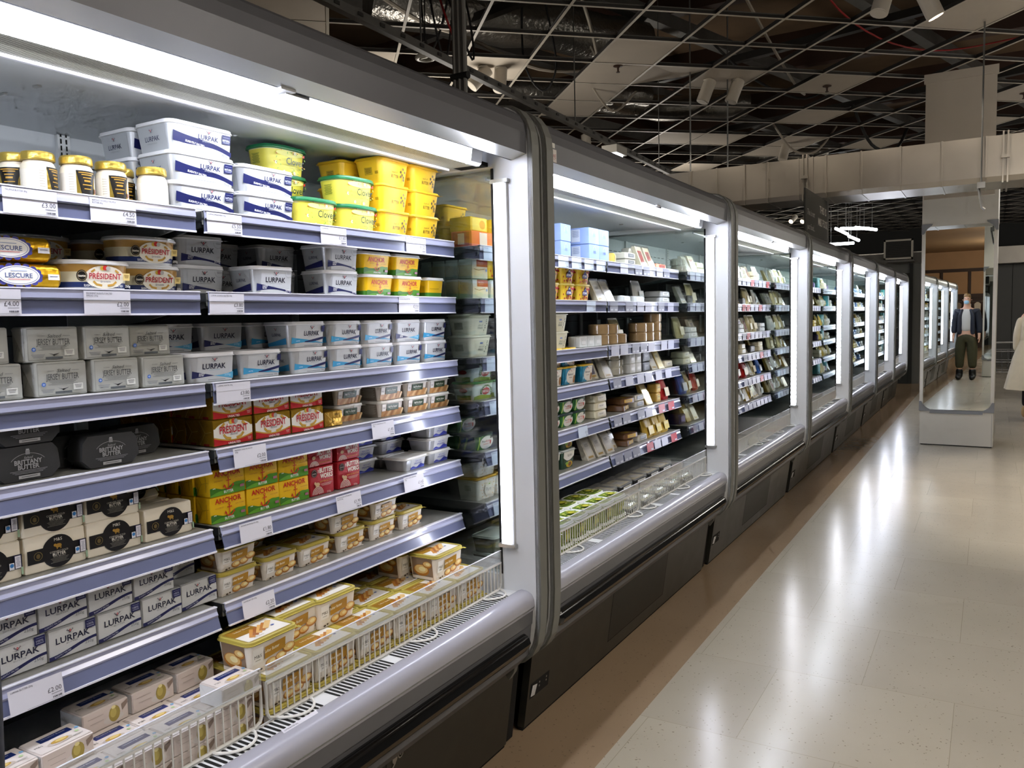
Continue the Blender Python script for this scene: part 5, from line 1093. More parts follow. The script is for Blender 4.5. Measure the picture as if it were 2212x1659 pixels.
STEEL = mat('steel_rod', '#8a8a88', rough=.35, metal=.8)
LAMPW = emit_mat('warm_lamp', '#ffe9c8', 6.); TUBEW = emit_mat('cool_tube', '#f4f8ff', 9.)
RM = [SLAB, WALLD, WALLG, TBARW, TBARD, TILE, TANC, TANW, BROWN, SPOTW, GALV, GALVD, FOILD, CBLK, CWHT, CRED, PILW, PILG, MIRR, SIGN, STEEL, LAMPW, TUBEW, FLOOR, PAPER]
(rSL, rWD, rWG, rTW, rTD, rTI, rTC, rTN, rBR, rSP, rGA, rGD, rFO, rCB, rCW, rCR, rPW, rPG, rMI, rSI, rST, rLA, rTU, rFL, rPA) = range(25)
def ro(mb, name, parent=None, loc=(0, 0, 0), kind=None, label=None, cat=None, group=None):
    o = mb.obj(name, RM, None, sub=tuple(loc) if parent is None else tuple(parent.location)); o.location = loc if parent is None else (0, 0, 0)
    if parent: o.parent = parent
    return tag(o, label, cat, group, kind)
X0, X1, Y0, Y1, ZT = -14., 6., -17., 26.5, 5.6
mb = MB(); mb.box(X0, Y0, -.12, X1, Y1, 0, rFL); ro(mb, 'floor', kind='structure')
mb = MB(); mb.box(X0, Y0, ZT, X1, Y1, ZT+.15, rSL); ro(mb, 'ceiling', kind='structure')
mb = MB(); mb.box(X0-.2, Y0, 0, X0, Y1, ZT, rWD); ro(mb, 'wall_left', kind='structure')
mb = MB(); mb.box(X1, Y0, 0, X1+.2, Y1, ZT, rWG); ro(mb, 'wall_right', kind='structure')
mb = MB(); mb.box(X0, Y1, 0, X1, Y1+.2, ZT, rWD); mb.box(-3.2, Y1-.02, 0, X1, Y1, 2.75, rWG)
for x in (-.2, .5, 1.2, 2.2): mb.box(x, Y1-.03, 0, x+.012, Y1-.02, 2.75, rWD)
ro(mb, 'wall_far', kind='structure')
mb = MB(); mb.box(X0, Y0-.2, 0, X1, Y0, ZT, rTN); mb.box(X0, Y0, 2.0, X1, Y0+.06, 2.16, rBR); mb.box(X0, Y0, 3.05, X1, Y0+.06, 3.18, rBR)
for i in range(14): mb.box(-8+i*1.0, Y0, 2.16, -7.9+i*1.0, Y0+.05, 3.05, rBR)
mb.box(X0, Y0, 0, X1, Y0+.03, 2.0, rBR); ro(mb, 'wall_behind', kind='structure')
mb = MB(); mb.box(-6, Y0, 3.875, X1, -2.3, 3.95, rTC); mb.box(-6, -2.36, 3.875, X1, -2.3, 4.9, rPW); ro(mb, 'trim_1', kind='structure')     # closed ceiling with its bulkhead
# partition at the end of the row
mb = MB(); mb.box(-9, 18.7, 0, -1.26, 18.86, 2.5, rWG); mb.box(-9, 18.66, 2.5, -1.0, 18.9, 2.72, rGD); mb.box(-1.46, 18.64, 0, -1.40, 18.70, 2.5, rWD); mb.box(-1.72, 18.66, 0, -1.46, 18.7, 2.3, rWD)
ro(mb, 'wall_end', kind='structure')
# ---- ceiling grid (suspended bars, most tiles taken out)
ED = math.radians(43.3); EV = Vector((-math.sin(ED), math.cos(ED), 0)); NV = Vector((math.cos(ED), math.sin(ED), 0)); ZG = 3.875; DT = .6*1.065; T0 = .6*10.06
def gp(s, j, z=ZG): return NV*(s*.6+.064)+EV*(T0+j*DT)+Vector((0, 0, z))
def bar(mb, a, b, w, z0, z1, m):
    d = (b-a).normalized(); n = Vector((-d.y, d.x, 0))*w/2
    v = [p+k*n+Vector((0, 0, z)) for p in (a, b) for k in (-1, 1) for z in (z0, z1)]
    mb.add(v, [(0, 1, 3, 2), (4, 6, 7, 5), (0, 4, 5, 1), (2, 3, 7, 6), (0, 2, 6, 4), (1, 5, 7, 3)], m)
mb = MB()
for s in range(-8, 34):
    a, b = gp(s, -6), gp(s, 26)
    if s < 12: a = gp(s, -6+max(0, 0))
    bar(mb, a, b, .024, 0, .002, rTW); bar(mb, a, b, .006, .002, .038, rTD); bar(mb, a, b, .012, .030, .038, rTD)
for j in range(-6, 27):
    a, b = gp(-8, j), gp(33, j); bar(mb, a, b, .024, -.0004, .0016, rTW); bar(mb, a, b, .006, .002, .034, rTD); bar(mb, a+Vector((0, 0, 0)), b, .014, .028, .036, rGD)
ro(mb, 'trim_2', kind='structure')
# roof beams and joists in the void
mb = MB()
for i in range(8):
    y = 3.5+i*3.0; mb.box(X0, y, 5.1, X1, y+.16, 5.6, rBR)
for i in range(9):
    x = -11+i*1.9; bar(mb, Vector((x, 2, 0)), Vector((x+6, 24, 0)), .14, 4.85, 5.0, rGD)
for i in range(6): bar(mb, Vector((-10, 5+i*3.2, 0)), Vector((3, 2+i*3.2, 0)), .09, 4.45, 4.53, rTD)
ro(mb, 'trim_3', kind='structure')
# tiles still in place
TLS = [((4, 1), 'with a sprinkler, first of the four-tile strip'), ((4, 2), 'second of the four-tile strip'), ((4, 3), 'third of the four-tile strip'), ((4, 4), 'last of the four-tile strip, above the cable channel'), ((6, 2), 'carrying two white spotlights, right of the four-tile strip'),
       ((8, 2), 'alone, with a small dark sprinkler, left of the hanging banner'), ((9, 4), 'alone, just below the tile with the dark sprinkler'), ((2, 2), 'carrying two spotlights above the nearest cooler'), ((0, 2), 'behind the nearest cooler, beside the spotlight tile'), ((-1, 0), 'at the top edge above the nearest cooler, nearer of two'), ((-1, 1), 'at the top edge above the nearest cooler, farther of two'),
       ((7, 6), 'far left of a pair above the duct end'), ((8, 6), 'right of a pair above the duct end'), ((10, 6), 'carrying a single spotlight above the duct, nearer half'), ((10, 7), 'beside the single spotlight tile, farther half'), ((12, 6), 'just above the duct, left of the banner'), ((8, -1), 'at the top right corner of the grid'), ((12, 2), 'right of the hanging banner, with a sprinkler'), ((13, 4), 'right of the hanging banner, lower one'), ((9, 9), 'far off over the third cooler'), ((5, 2), 'beside the four-tile strip, hanging askew'), ((14, 12), 'far under the duct, with twin spotlights'), ((6, 9), 'far off over the second cooler'), ((16, 11), 'far under the duct, right of the twin spotlights'), ((12, 10), 'far under the duct, left of the twin spotlights')]
for (s, j), l in TLS:
    mb = MB(); c = gp(s+.5, j+.5); a = .288; b = DT/2-.012
    v = [c+NV*x*a+EV*y*b+Vector((0, 0, z+(.10*(x > 0)*(y > 0) if (s, j) == (5, 2) else 0))) for x in (-1, 1) for y in (-1, 1) for z in (.004, .018)]
    mb.add(v, [(0, 1, 3, 2), (4, 6, 7, 5), (0, 4, 5, 1), (2, 3, 7, 6), (0, 2, 6, 4), (1, 5, 7, 3)], rTI); ro(mb, 'ceiling_tile', None, tuple(c), label='white ceiling tile '+l, cat='ceiling tile', group='tiles left in the open ceiling grid')
def sprinkler(p, l):
    mb = MB(); x, y, z = p; mb.lathe([(.045, 0), (.045, -.006), (.02, -.012), (.011, -.02), (.009, -.05), (.018, -.055), (.018, -.06)], 12, rSP, '#fff', (x, y, z)) if False else mb.lathe([(.018, -.062), (.018, -.056), (.009, -.05), (.011, -.02), (.02, -.012), (.045, -.006), (.045, .0)], 12, rBR, '#ffffff', (x, y, z)); ro(mb, 'sprinkler', None, p, label=l, cat='sprinkler', group='sprinklers in the ceiling tiles')
sprinkler(tuple(gp(4.45, 2.1, ZG+.003)), 'ceiling sprinkler in the four-tile strip'); sprinkler(tuple(gp(8.5, 2.6, ZG+.003)), 'ceiling sprinkler in the lone tile left of the banner'); sprinkler(tuple(gp(12.5, 2.5, ZG+.003)), 'ceiling sprinkler right of the hanging banner')
# ---- spotlights
def spot(p, aim, l, lit=False, power=0, ang=70):
    p = Vector(p); d = Vector(aim).normalized(); r = empty('ceiling_spotlight', p); tag(r, l, 'spotlight', 'white ceiling spotlights')
    mb = MB(); mb.lathe([(.05, -.012), (.05, 0)], 14, rSP, '#ffffff', p); mb.box(p.x-.012, p.y-.012, p.z-.06, p.x+.012, p.y+.012, p.z-.01, rSP); ro(mb, 'mount', r)
    c = p+Vector((0, 0, -.07)); mb = MB(); mb.tube([c-d*.07, c-d*.068, c+d*.16, c+d*.162], [.056, .062, .062, .058], 16, rSP); ro(mb, 'barrel', r)
    mb = MB(); mb.tube([c+d*.1625, c+d*.1635], .052, 14, rLA if lit else rSP); ro(mb, 'lens', r)
    if power:
        L = bpy.data.lights.new('spot', 'SPOT'); L.energy = power; L.color = (1, .91, .80); L.spot_size = math.radians(ang); L.spot_blend = .6; L.shadow_soft_size = .06
        o = bpy.data.objects.new('spot_lamp', L); COL.objects.link(o); o.parent = r; o.location = c+d*.18-p; o.rotation_euler = d.to_track_quat('-Z', 'Y').to_euler()
    return r
Z3 = ZG-.0005
spot(gp(2.35, 2.42, Z3), (-.5, -.55, -.75), 'left of the twin spotlights above the nearest cooler', power=0); spot(gp(2.63, 2.42, Z3), (.12, -.35, -.9), 'right of the twin spotlights above the nearest cooler')
spot(gp(6.22, 2.55, Z3), (-.3, -.25, -.95), 'left of the twin spotlights right of the four-tile strip'); spot(gp(6.70, 2.48, Z3), (-.3, -.25, -.95), 'right of the twin spotlights right of the four-tile strip')
spot(gp(10.35, 6.7, Z3), (-.2, -.2, -.95), 'single spotlight hanging above the duct'); spot(gp(5.4, 6.4, Z3), (.1, -.1, -1), 'single spotlight above the second cooler')
spot((-.70, 6.55, 3.86), (-.2, -.3, -.9), 'left of the twin spotlights at the top right'); spot((-.45, 6.80, 3.86), (.35, .15, -.8), 'lit right one of the twin spotlights at the top right', True, 420, 80)
spot(gp(14.35, 12.6, Z3), (-.4, -.5, -.8), 'left of the twin spotlights far under the duct'); spot(gp(14.65, 12.4, Z3), (-.4, -.5, -.8), 'right of the twin spotlights far under the duct')
spot((-4.07, 20.13, 3.86), (-.3, -.8, -.6), 'lit far spotlight left of the charcoal sign, left one', True); spot((-3.85, 20.33, 3.86), (-.3, -.8, -.6), 'lit far spotlight left of the charcoal sign, right one', True)
# working lights over the aisle, out of the frame or aimed away
AISLE = [((.75, 2.6), 120), ((1.5, .4), 100), ((.6, 5.0), 90), ((1.6, 8.2), 85), ((.9, 11.5), 120), ((1.0, 15.0), 110), ((.2, -.2), 70), ((.9, -6), 110), ((-.6, -8), 110), ((1.2, 19.5), 110)]
for i, ((x, y), pw) in enumerate(AISLE): spot((x, y, 3.87), (-.05, .12, -1), 'working spotlight over the aisle, out of frame, '+ORD[i]+' of its line', True, pw, 118)
# unseen bare spots washing the duct, and soft point lights added as hall fill
for x in (-2.35, -1.6, -.9, -.2, .5):
    L = bpy.data.lights.new('duct_wash', 'SPOT'); L.energy = 26; L.color = (1, .86, .70); L.spot_size = 1.5; L.spot_blend = .7; L.shadow_soft_size = .04; o = bpy.data.objects.new('duct_wash', L); COL.objects.link(o); o.location = (x, 7.55, 3.45); o.rotation_euler = Vector((0, .42, -.9)).to_track_quat('-Z', 'Y').to_euler()
for i, (x, y, z, e) in enumerate(((1.6, 3.2, 3.1, 70), (1.8, 8.5, 3.1, 60), (1.6, 14, 3.2, 70), (-4.5, 6.5, 3.0, 60), (-4.5, 12, 3.0, 60), (-4, 20.5, 2.8, 60), (.5, -6, 2.9, 120), (.2, -12, 3.0, 220), (1.1, 1.0, 2.5, 26), (2.5, 22, 3.0, 60))):
    L = bpy.data.lights.new('hall_fill', 'POINT'); L.energy = e; L.color = (1, .93, .84); L.shadow_soft_size = .35; o = bpy.data.objects.new('hall_fill', L); COL.objects.link(o); o.location = (x, y, z)
# ---- the big sheet-metal duct
DX = [-2.9, -2.62, -2.35, -2.08, -1.86, -1.575, -1.45, -1.335, -1.03, -.71, -.385, -.055, .23, .5, .8]
mb = MB(); prof = [(8.0, 2.62), (8.03, 2.578), (8.55, 2.578), (8.6, 2.62), (8.6, 2.955), (8.0, 2.955)]
v = lambda x: [(x, y, z) for y, z in prof]
r_ = [v(-3.6), v(2.6)]; mb.loft(r_, rGA, '#ffffff', smooth=False)
for x in DX: mb.loft([[(x-.010, y+(.008 if y > 8.3 else -.014), z+(.004 if z > 2.8 else -.005)) for y, z in prof], [(x+.004, y+(.008 if y > 8.3 else -.014), z+(.004 if z > 2.8 else -.005)) for y, z in prof]], rGA, '#ffffff', smooth=False)
t = empty('air_duct', (-.5, 8.3, 2.578), label='large rectangular sheet metal air duct crossing above the aisle', cat='air duct'); ro(mb, 'casing', t)
for x in (-1.52, .08):
    mb = MB()
    for dx in (-.022, .012): mb.box(x+dx, 7.975, 2.56, x+dx+.012, 8.63, 2.985, rGA)
    mb.box(x-.03, 7.955, 2.76, x+.03, 7.99, 2.79, rGA); ro(mb, 'flange', t)
for x, y, l in ((-2.62, 8.0, 'left'), (-2.33, 8.3, 'middle'), (-.09, 7.93, 'right')):
    mb = MB(); mb.tube([(x, y, 2.55 if l == 'right' else 2.95), (x, y, 5.1)], .008, 6, rST)
    if l == 'right': mb.box(x-.03, y-.03, 2.52, x+.03, y+.03, 2.57, rST); mb.tube([(x-.02, y, 2.53), (x+.01, y-.02, 2.36), (x+.03, y-.02, 2.34)], .012, 6, rST)
    ro(mb, 'hanger_rod', t)
# ---- mirror pillars
def pillar(c, ang, lab, tall):
    """face towards -y before turning; c = centre of the face on the floor"""
    r = empty('mirror_pillar', (0, 0, 0)); hw = .358
    def P(mb, name): o = mb.obj(name, RM, None); o.parent = r; return o
    mb = MB(); mb.box(-hw+.012, .012, 0.0, hw-.012, .62, .012, rWD); mb.box(-hw, .004, .012, hw, .66, .40, rPW); mb.box(-hw, .03, .40, hw, .66, 2.46, rPW); mb.box(-hw-.004, .0, 2.46, hw+.004, .66, tall, rPW)
    mb.box(hw-.02, .001, 2.46, hw-.016, .004, tall, rPG); mb.box(hw-.016, .002, .012, hw-.013, .004, .36, rPG); P(mb, 'column_cladding')
    mb = MB(); mb.box(-hw+.028, .018, .40, hw-.028, .026, 2.44, rMI); P(mb, 'mirror')
    mb = MB()
    for a, b in ((-hw-.004, -hw+.03), (hw-.03, hw+.004)): mb.box(a, .0, .395, b, .03, 2.46, rPW)
    mb.box(-hw+.03, .0, .385, hw-.03, .028, .40, rPG); mb.box(-hw+.10, -.006, .362, hw-.10, .003, .385, rPG); mb.box(-hw+.03, .0, 2.43, hw-.03, .03, 2.46, rPW); P(mb, 'mirror_frame')
    for sx in (-1, 1):
        for z0, sz in ((.385, 1), (2.46, -1)):
            mb = MB(); pts = [(0, 0), (.11, 0), (.10, .022)]+[(.11-.0+.0-.075*math.sin(t*PI/8)-.0, .10-.075*math.cos(t*PI/8)) for t in range(1, 4)]+[(.024, .11), (0, .11)]
            q = [(sx*(-hw-.008+a) if sx > 0 else hw+.008-a, z0+sz*b) for a, b in pts]
            if sx > 0: q = [(-hw-.008+a, z0+sz*b) for a, b in pts]
            n = len(q); v = [(x, -.008, z) for x, z in q]+[(x, .03, z) for x, z in q]
            mb.add(v, [tuple(range(n)), tuple(range(2*n-1, n-1, -1))]+[(i, (i+1) % n, n+(i+1) % n, n+i) for i in range(n)], rPG); P(mb, 'corner_guard')
    r.location = (c[0], c[1], 0); r.rotation_euler = (0, 0, ang); return tag(r, lab, 'mirror pillar')
pillar((-.311, 10.10), -math.radians(1.27), 'tall white-framed mirror pillar standing in the aisle', 2.86)
pillar((-.265, -.66), PI, 'second mirror pillar behind the viewpoint, seen only in the mirror', 3.87)
mb = MB(); mb.box(-.60, 9.2, 2.62, .012, 9.23, 3.84, rTI); mb.box(-.615, 9.19, 3.76, .025, 9.24, 3.845, rTI); ro(mb, 'hanging_banner', None, (-.3, 9.2, 3.84), label='blank white banner hanging above the mirror pillar', cat='banner')
# ---- hanging sign
t = empty('hanging_sign', (-1.35, 7.6, 2.17), label='charcoal sign with white slogan standing above the fourth cooler', cat='sign')
mb = MB(); mb.prism([(-1.362, 2.18), (-1.35, 2.18), (-1.35, 2.555), (-1.362, 2.555)], 7.13, 8.17, rSI); mb.box(-1.38, 8.17, 2.18, -1.34, 8.19, 2.54, rST)
F = Fr(mb, (-1.35, 7.13, 2.10), (0, 1, 0), (0, 0, 1), rPA); F.text('This is not', .24, .27, .05, '#d8d6d0', w=.34, shear=.3); F.text('just food...', .25, .15, .05, '#d8d6d0', w=.34, shear=.3); F.text('THIS IS', .82, .345, .065, '#e2e0da', w=.34, bold=.01); F.text('M&S FOOD', .83, .23, .07, '#e2e0da', w=.5, bold=.01); F.rect(.52, .46, .9, .48, '#66655f') if False else None
ro(mb, 'sign_board', t); mb = MB()
for y in (7.3, 8.0): mb.tube([(-1.356, y, 2.166), (-1.356, y, 2.2)], .006, 5, rST)
ro(mb, 'foot', t)
# ---- foil ducts, cables, channel, conduit
def foil(pts, r, l):
    mb = MB(); rr = random.Random(len(l)); P = []
    for i in range(len(pts)-1):
        a, b = Vector(pts[i]), Vector(pts[i+1])
        P += [a.lerp(b, k/6) for k in range(6)]
    P.append(Vector(pts[-1])); mb.tube([p+Vector((rr.uniform(-.02, .02), rr.uniform(-.02, .02), rr.uniform(-.02, .02))) for p in P], [r*rr.uniform(.9, 1.08) for _ in P], 14, rFO); c = P[0]; ro(mb, 'insulated_duct', None, tuple(c), label=l, cat='air duct', group='foil-wrapped ducts in the void')
foil([(-5.2, 6.2, 4.62), (-4.2, 7.6, 4.6), (-3.5, 8.9, 4.62)], .26, 'widest crinkled foil duct at the top above the nearest cooler')
foil([(-4.9, 8.3, 4.2), (-4.05, 9.1, 4.18), (-3.7, 9.6, 4.22)], .13, 'small foil duct left of the four-tile strip')
foil([(-4.7, 9.9, 4.4), (-3.8, 10.9, 4.35), (-3.0, 11.6, 4.45)], .17, 'foil duct right of the four-tile strip, behind the twin spotlights')
foil([(-4.2, 13.9, 4.3), (-3.3, 14.8, 4.28), (-2.6, 15.3, 4.35)], .14, 'farthest foil duct above the third cooler')
def cable(pts, r, m, l, cat='cable'):
    mb = MB(); P = [Vector(p) for p in pts]; out = []
    for i in range(len(P)-1):
        p0, p1, p2, p3 = P[max(i-1, 0)], P[i], P[i+1], P[min(i+2, len(P)-1)]
        for k in range(6):
            t = k/6; out.append(.5*((2*p1)+(-p0+p2)*t+(2*p0-5*p1+4*p2-p3)*t*t+(-p0+3*p1-3*p2+p3)*t**3))
    out.append(P[-1]); mb.tube(out, r, 6, m); return ro(mb, 'hanging_cable', None, tuple(P[0]), label=l, cat=cat, group='loose cables in the ceiling void')
cable([(-4.5, 5.3, 4.3), (-4.45, 6.0, 4.2), (-4.3, 6.6, 4.18), (-4.0, 7.4, 4.05), (-3.6, 8.1, 4.15)], .018, rCW, 'long white cable drooping above the nearest cooler')
cable([(-3.9, 6.9, 4.6), (-3.92, 6.95, 4.0), (-3.78, 7.05, 3.72), (-3.65, 7.1, 3.95), (-3.7, 7.0, 4.5)], .01, rCB, 'black cable loop hanging beside the conduit')
cable([(-3.2, 6.6, 4.5), (-3.25, 7.0, 4.25), (-3.4, 7.5, 4.1), (-3.6, 7.8, 4.3)], .016, rCW, 'white cable arching beside the widest foil duct')
cable([(-3.6, 7.7, 3.95), (-3.5, 8.1, 3.7), (-3.35, 8.4, 3.95)], .012, rCW, 'short white cable under the twin spotlights')
cable([(-2.6, 8.6, 4.4), (-2.3, 9.2, 4.1), (-1.9, 10.0, 4.0), (-1.5, 10.4, 4.3)], .014, rCB, 'black cable sagging right of the twin spotlight tile')
cable([(-1.6, 6.9, 4.7), (-1.2, 8.6, 4.3), (-.6, 10.2, 4.35), (.3, 11.5, 4.7)], .009, rCR, 'thin red cable running behind the hanging banner')
cable([(-2.0, 7.2, 4.5), (-1.95, 8.6, 4.2), (-2.0, 10.0, 4.15), (-2.1, 11.0, 4.3)], .016, rCW, 'white cable hanging over the second cooler')
cable([(-2.5, 11.0, 4.0), (-2.3, 11.3, 3.68), (-2.1, 11.8, 3.72), (-1.9, 12.2, 4.1)], .014, rCW, 'white cable loop near the single spotlight')
cable([(-1.6, 11.5, 4.2), (-1.4, 11.8, 3.72), (-1.15, 12.2, 3.7), (-1.0, 12.5, 4.1)], .02, rCB, 'thick black hose loop above the duct')
for i, (dx, dz) in enumerate(((0, 0), (.05, .06), (-.05, .1), (.09, -.05))): cable([(-3.9+dx, 5.35, 4.4), (-3.88+dx*2, 5.4, 4.0), (-3.84+dx*3, 5.5, 3.62+dz), (-3.8+dx*2, 5.55, 3.9), (-3.78, 5.6, 4.4)], .009, rCR if i == 1 else rCB, ['black cable in the tangle above the smoke detector', 'red cable in the tangle above the smoke detector', 'shortest black cable in the tangle above the smoke detector', 'lowest black cable in the tangle above the smoke detector'][i])
t = empty('smoke_detector', (-3.9, 5.32, 3.6), label='round white detector ring hanging by cables above the nearest cooler', cat='detector'); mb = MB(); mb.tube([(-3.9+.065*math.cos(i*PI/10), 5.32+.065*math.sin(i*PI/10), 3.6) for i in range(20)], .018, 8, rPW, closed=True); mb.tube([(-3.9, 5.32, 3.6), (-3.9, 5.34, 4.3)], .005, 5, rCB); mb.tube([(-3.965, 5.32, 3.605), (-3.835, 5.32, 3.605)], .01, 6, rPW); ro(mb, 'body_ring', t)
mb = MB(); 
for dz, m in ((0, rGD), ): bar(mb, Vector((-3.05, 2.9, 3.2)), Vector((-3.40, 10.8, 3.2)), .045, 0, .05, m)
for i in range(39): x_ = -3.05-.0443*(i*.2)+.0235; mb.box(x_, 2.95+i*.2, 3.215, x_+.004, 2.99+i*.2, 3.235, rTD)
t = empty('cable_channel', (-3.2, 6.8, 3.2), label='long perforated metal channel running above the coolers', cat='cable channel'); ro(mb, 'channel', t); mb = MB()
for y in (4.2, 6.6, 9.0): mb.tube([(-3.05-.0443*(y-2.9), y, 3.24), (-3.05-.0443*(y-2.9), y, 5.1)], .006, 5, rST)
ro(mb, 'hanger_rod', t)
t = empty('emergency_light', (-3.24, 7.53, 3.19), label='small lit emergency light under the cable channel', cat='light'); mb = MB(); mb.box(-3.32, 7.40, 3.12, -3.16, 7.66, 3.195, rPW); ro(mb, 'housing', t); mb = MB(); mb.box(-3.29, 7.44, 3.095, -3.19, 7.62, 3.12, rTU); ro(mb, 'lens', t)
t = empty('cable_conduit', (-2.35, 3.5, 2.17), label='bundle of grey conduits rising behind the nearest cooler', cat='conduit')
for i, x in enumerate((-2.38, -2.35, -2.32)):
    mb = MB(); mb.tube([(x, 3.50, 2.17), (x, 3.50, 4.9)], .013, 8, rGD)
    if i == 1: mb.tube([(-2.40, 3.5, 2.75), (-2.30, 3.5, 2.75)], .02, 8, rCB); mb.tube([(-2.40, 3.5, 3.2), (-2.30, 3.5, 3.2)], .02, 8, rCB)
    ro(mb, 'pipe', t)
# ---- far end
t = empty('air_conditioning_unit', (-1.64, 18.4, 2.57), label='wall-hung grey unit with dark louvred front at the far end', cat='air conditioner'); mb = MB(); mb.box(-1.89, 18.25, 2.58, -1.39, 18.6, 2.96, rPG)
for a in ((-1.91, 2.57, -1.875, 2.97), (-1.405, 2.57, -1.37, 2.97), (-1.91, 2.57, -1.37, 2.605), (-1.91, 2.935, -1.37, 2.97)): mb.box(a[0], 18.22, a[1], a[2], 18.25, a[3], rPW)
ro(mb, 'housing', t); mb = MB(); mb.box(-1.875, 18.24, 2.605, -1.405, 18.25, 2.935, rWD)
for i in range(9): mb.box(-1.87, 18.23, 2.615+i*.036, -1.41, 18.24, 2.625+i*.036, rTD)
ro(mb, 'louvre_front', t); mb = MB(); mb.box(-1.86, 18.3, 2.52, -1.36, 18.66, 2.56, rGD); ro(mb, 'support_bracket', t)
mb = MB(); mb.box(-6, 25.6, 2.75, 3, 26.2, 3.2, rGA)
for i in range(12): mb.box(-5.5+i*.7, 25.57, 2.74, -5.48+i*.7, 25.62, 3.21, rGA)
ro(mb, 'air_duct', None, (-1.5, 25.9, 2.75), label='far sheet metal duct along the end wall', cat='air duct')
for i, (a, b) in enumerate((((-3.07, 20, 3.43), (-2.85, 19.6, 3.30)), ((-2.89, 20, 3.44), (-2.55, 20.3, 3.44)), ((-2.60, 20, 3.43), (-2.38, 20.3, 3.41)), ((-2.79, 20, 3.24), (-2.61, 19.6, 3.14)), ((-3.22, 20, 3.10), (-2.89, 20.4, 3.13)))):
    t = empty('tube_light', a); mb = MB(); d = (Vector(b)-Vector(a)).normalized()*.14; mb.tube([Vector(a)-d, Vector(b)+d], .034, 8, rTU); ro(mb, 'tube', t); mb = MB(); mb.tube([Vector(a), (a[0], a[1], 5)], .006, 5, rST); mb.tube([Vector(b), (b[0], b[1], 5)], .006, 5, rST); ro(mb, 'suspension_wire', t)
    tag(t, ['far tube light, upper left of the cluster behind the charcoal sign', 'far tube light, upper middle of the cluster', 'far tube light, upper right of the cluster', 'far tube light, lower middle of the cluster', 'far tube light, lowest, just over the cooler tops'][i], 'tube light', 'far tube lights')
# clothes rail seen in the mirror
t = empty('clothes_rail', (-.4, -15.5, 0), label='clothes rail against the brown wall, seen only in the mirror', cat='clothes rail')
for z in (1.15, 1.85):
    mb = MB(); mb.tube([(-4, -16.2, z), (4, -16.2, z)], .015, 6, rST); ro(mb, 'rail', t)
rr = random.Random(12); GARM = {c: mat('garment_'+n, c, rough=.85) for c, n in (('#c9bfae', 'cream'), ('#b9a48e', 'beige'), ('#c46a5a', 'coral'), ('#d9d2c6', 'white'), ('#8e7a68', 'taupe'))}
gi = 0
for z in (1.15, 1.85):
    for i in range(13):
        c = rr.choice(list(GARM)); x = -2.6+i*.33; mb = MB(); h = rr.uniform(.32, .45)
        mb.loft([[(x-.10, -16.16, z-h), (x+.10, -16.16, z-h), (x+.10, -16.1, z-h), (x-.10, -16.1, z-h)], [(x-.11, -16.17, z-.1), (x+.11, -16.17, z-.1), (x+.11, -16.09, z-.1), (x-.11, -16.09, z-.1)], [(x-.03, -16.14, z-.03), (x+.03, -16.14, z-.03), (x+.03, -16.12, z-.03), (x-.03, -16.12, z-.03)]], 0, '#ffffff', smooth=False)
        o = mb.obj('hanging_garment', [GARM[c]], None, loc=(0, 0, 0)); tag(o, GARM[c].name.split('_')[1]+' garment '+ORD[i]+' from the mirror-right end, '+('lower' if z < 1.5 else 'upper')+' clothes rail', 'garment', 'garments on the clothes rail')
# ================================================================== people
def skin_mesh(name, joints, edges, mtl, sub=2, parent=None, loc=(0, 0, 0), root=0, link=True):
    """joints [(x,y,z,rx[,ry])] grown into one continuous surface"""
    me = bpy.data.meshes.new(name+'_cage'); me.from_pydata([j[:3] for j in joints], edges, []); o = bpy.data.objects.new(name+'_cage', me); COL.objects.link(o)
    o.modifiers.new('skin', 'SKIN'); sv = me.skin_vertices[0].data
    for i, j in enumerate(joints): sv[i].radius = (j[3], j[4] if len(j) > 4 else j[3]); sv[i].use_root = (i == root)
    o.modifiers['skin'].use_smooth_shade = True
    s = o.modifiers.new('sub', 'SUBSURF'); s.levels = sub; s.render_levels = sub
    dg = bpy.context.evaluated_depsgraph_get(); m = bpy.data.meshes.new_from_object(o.evaluated_get(dg)); bpy.data.objects.remove(o)
    m.name = name; m.materials.clear(); m.materials.append(mtl); m.polygons.foreach_set('use_smooth', [True]*len(m.polygons))
    r = bpy.data.objects.new(name, m); COL.objects.link(r); r.location = loc
    if parent: r.parent = parent
    return r
SKIN = mat('skin', '#d3a48a', rough=.5); HAIRB = mat('blond_hair', '#8c6c44', rough=.5, noise=.2, nscale=60); NAVYC = mat('navy_jacket', '#141a2a', rough=.6); TEE = mat('white_cotton', '#c9c7c2', rough=.8); OLIVE = mat('olive_cloth', '#3d3a22', rough=.85, noise=.1, nscale=12); BOOT = mat('black_leather', '#0e0d0d', rough=.4); MASKB = mat('blue_mask', '#9cc4dc', rough=.7)
CREAM = mat('cream_wool', '#c9bda2', rough=.85, noise=.05, nscale=10); BLKC = mat('black_cloth', '#0c0c0d', rough=.8); TANB = mat('beige_suede', '#b39668', rough=.8); EYE = mat('eye_dark', '#241c18', rough=.3)
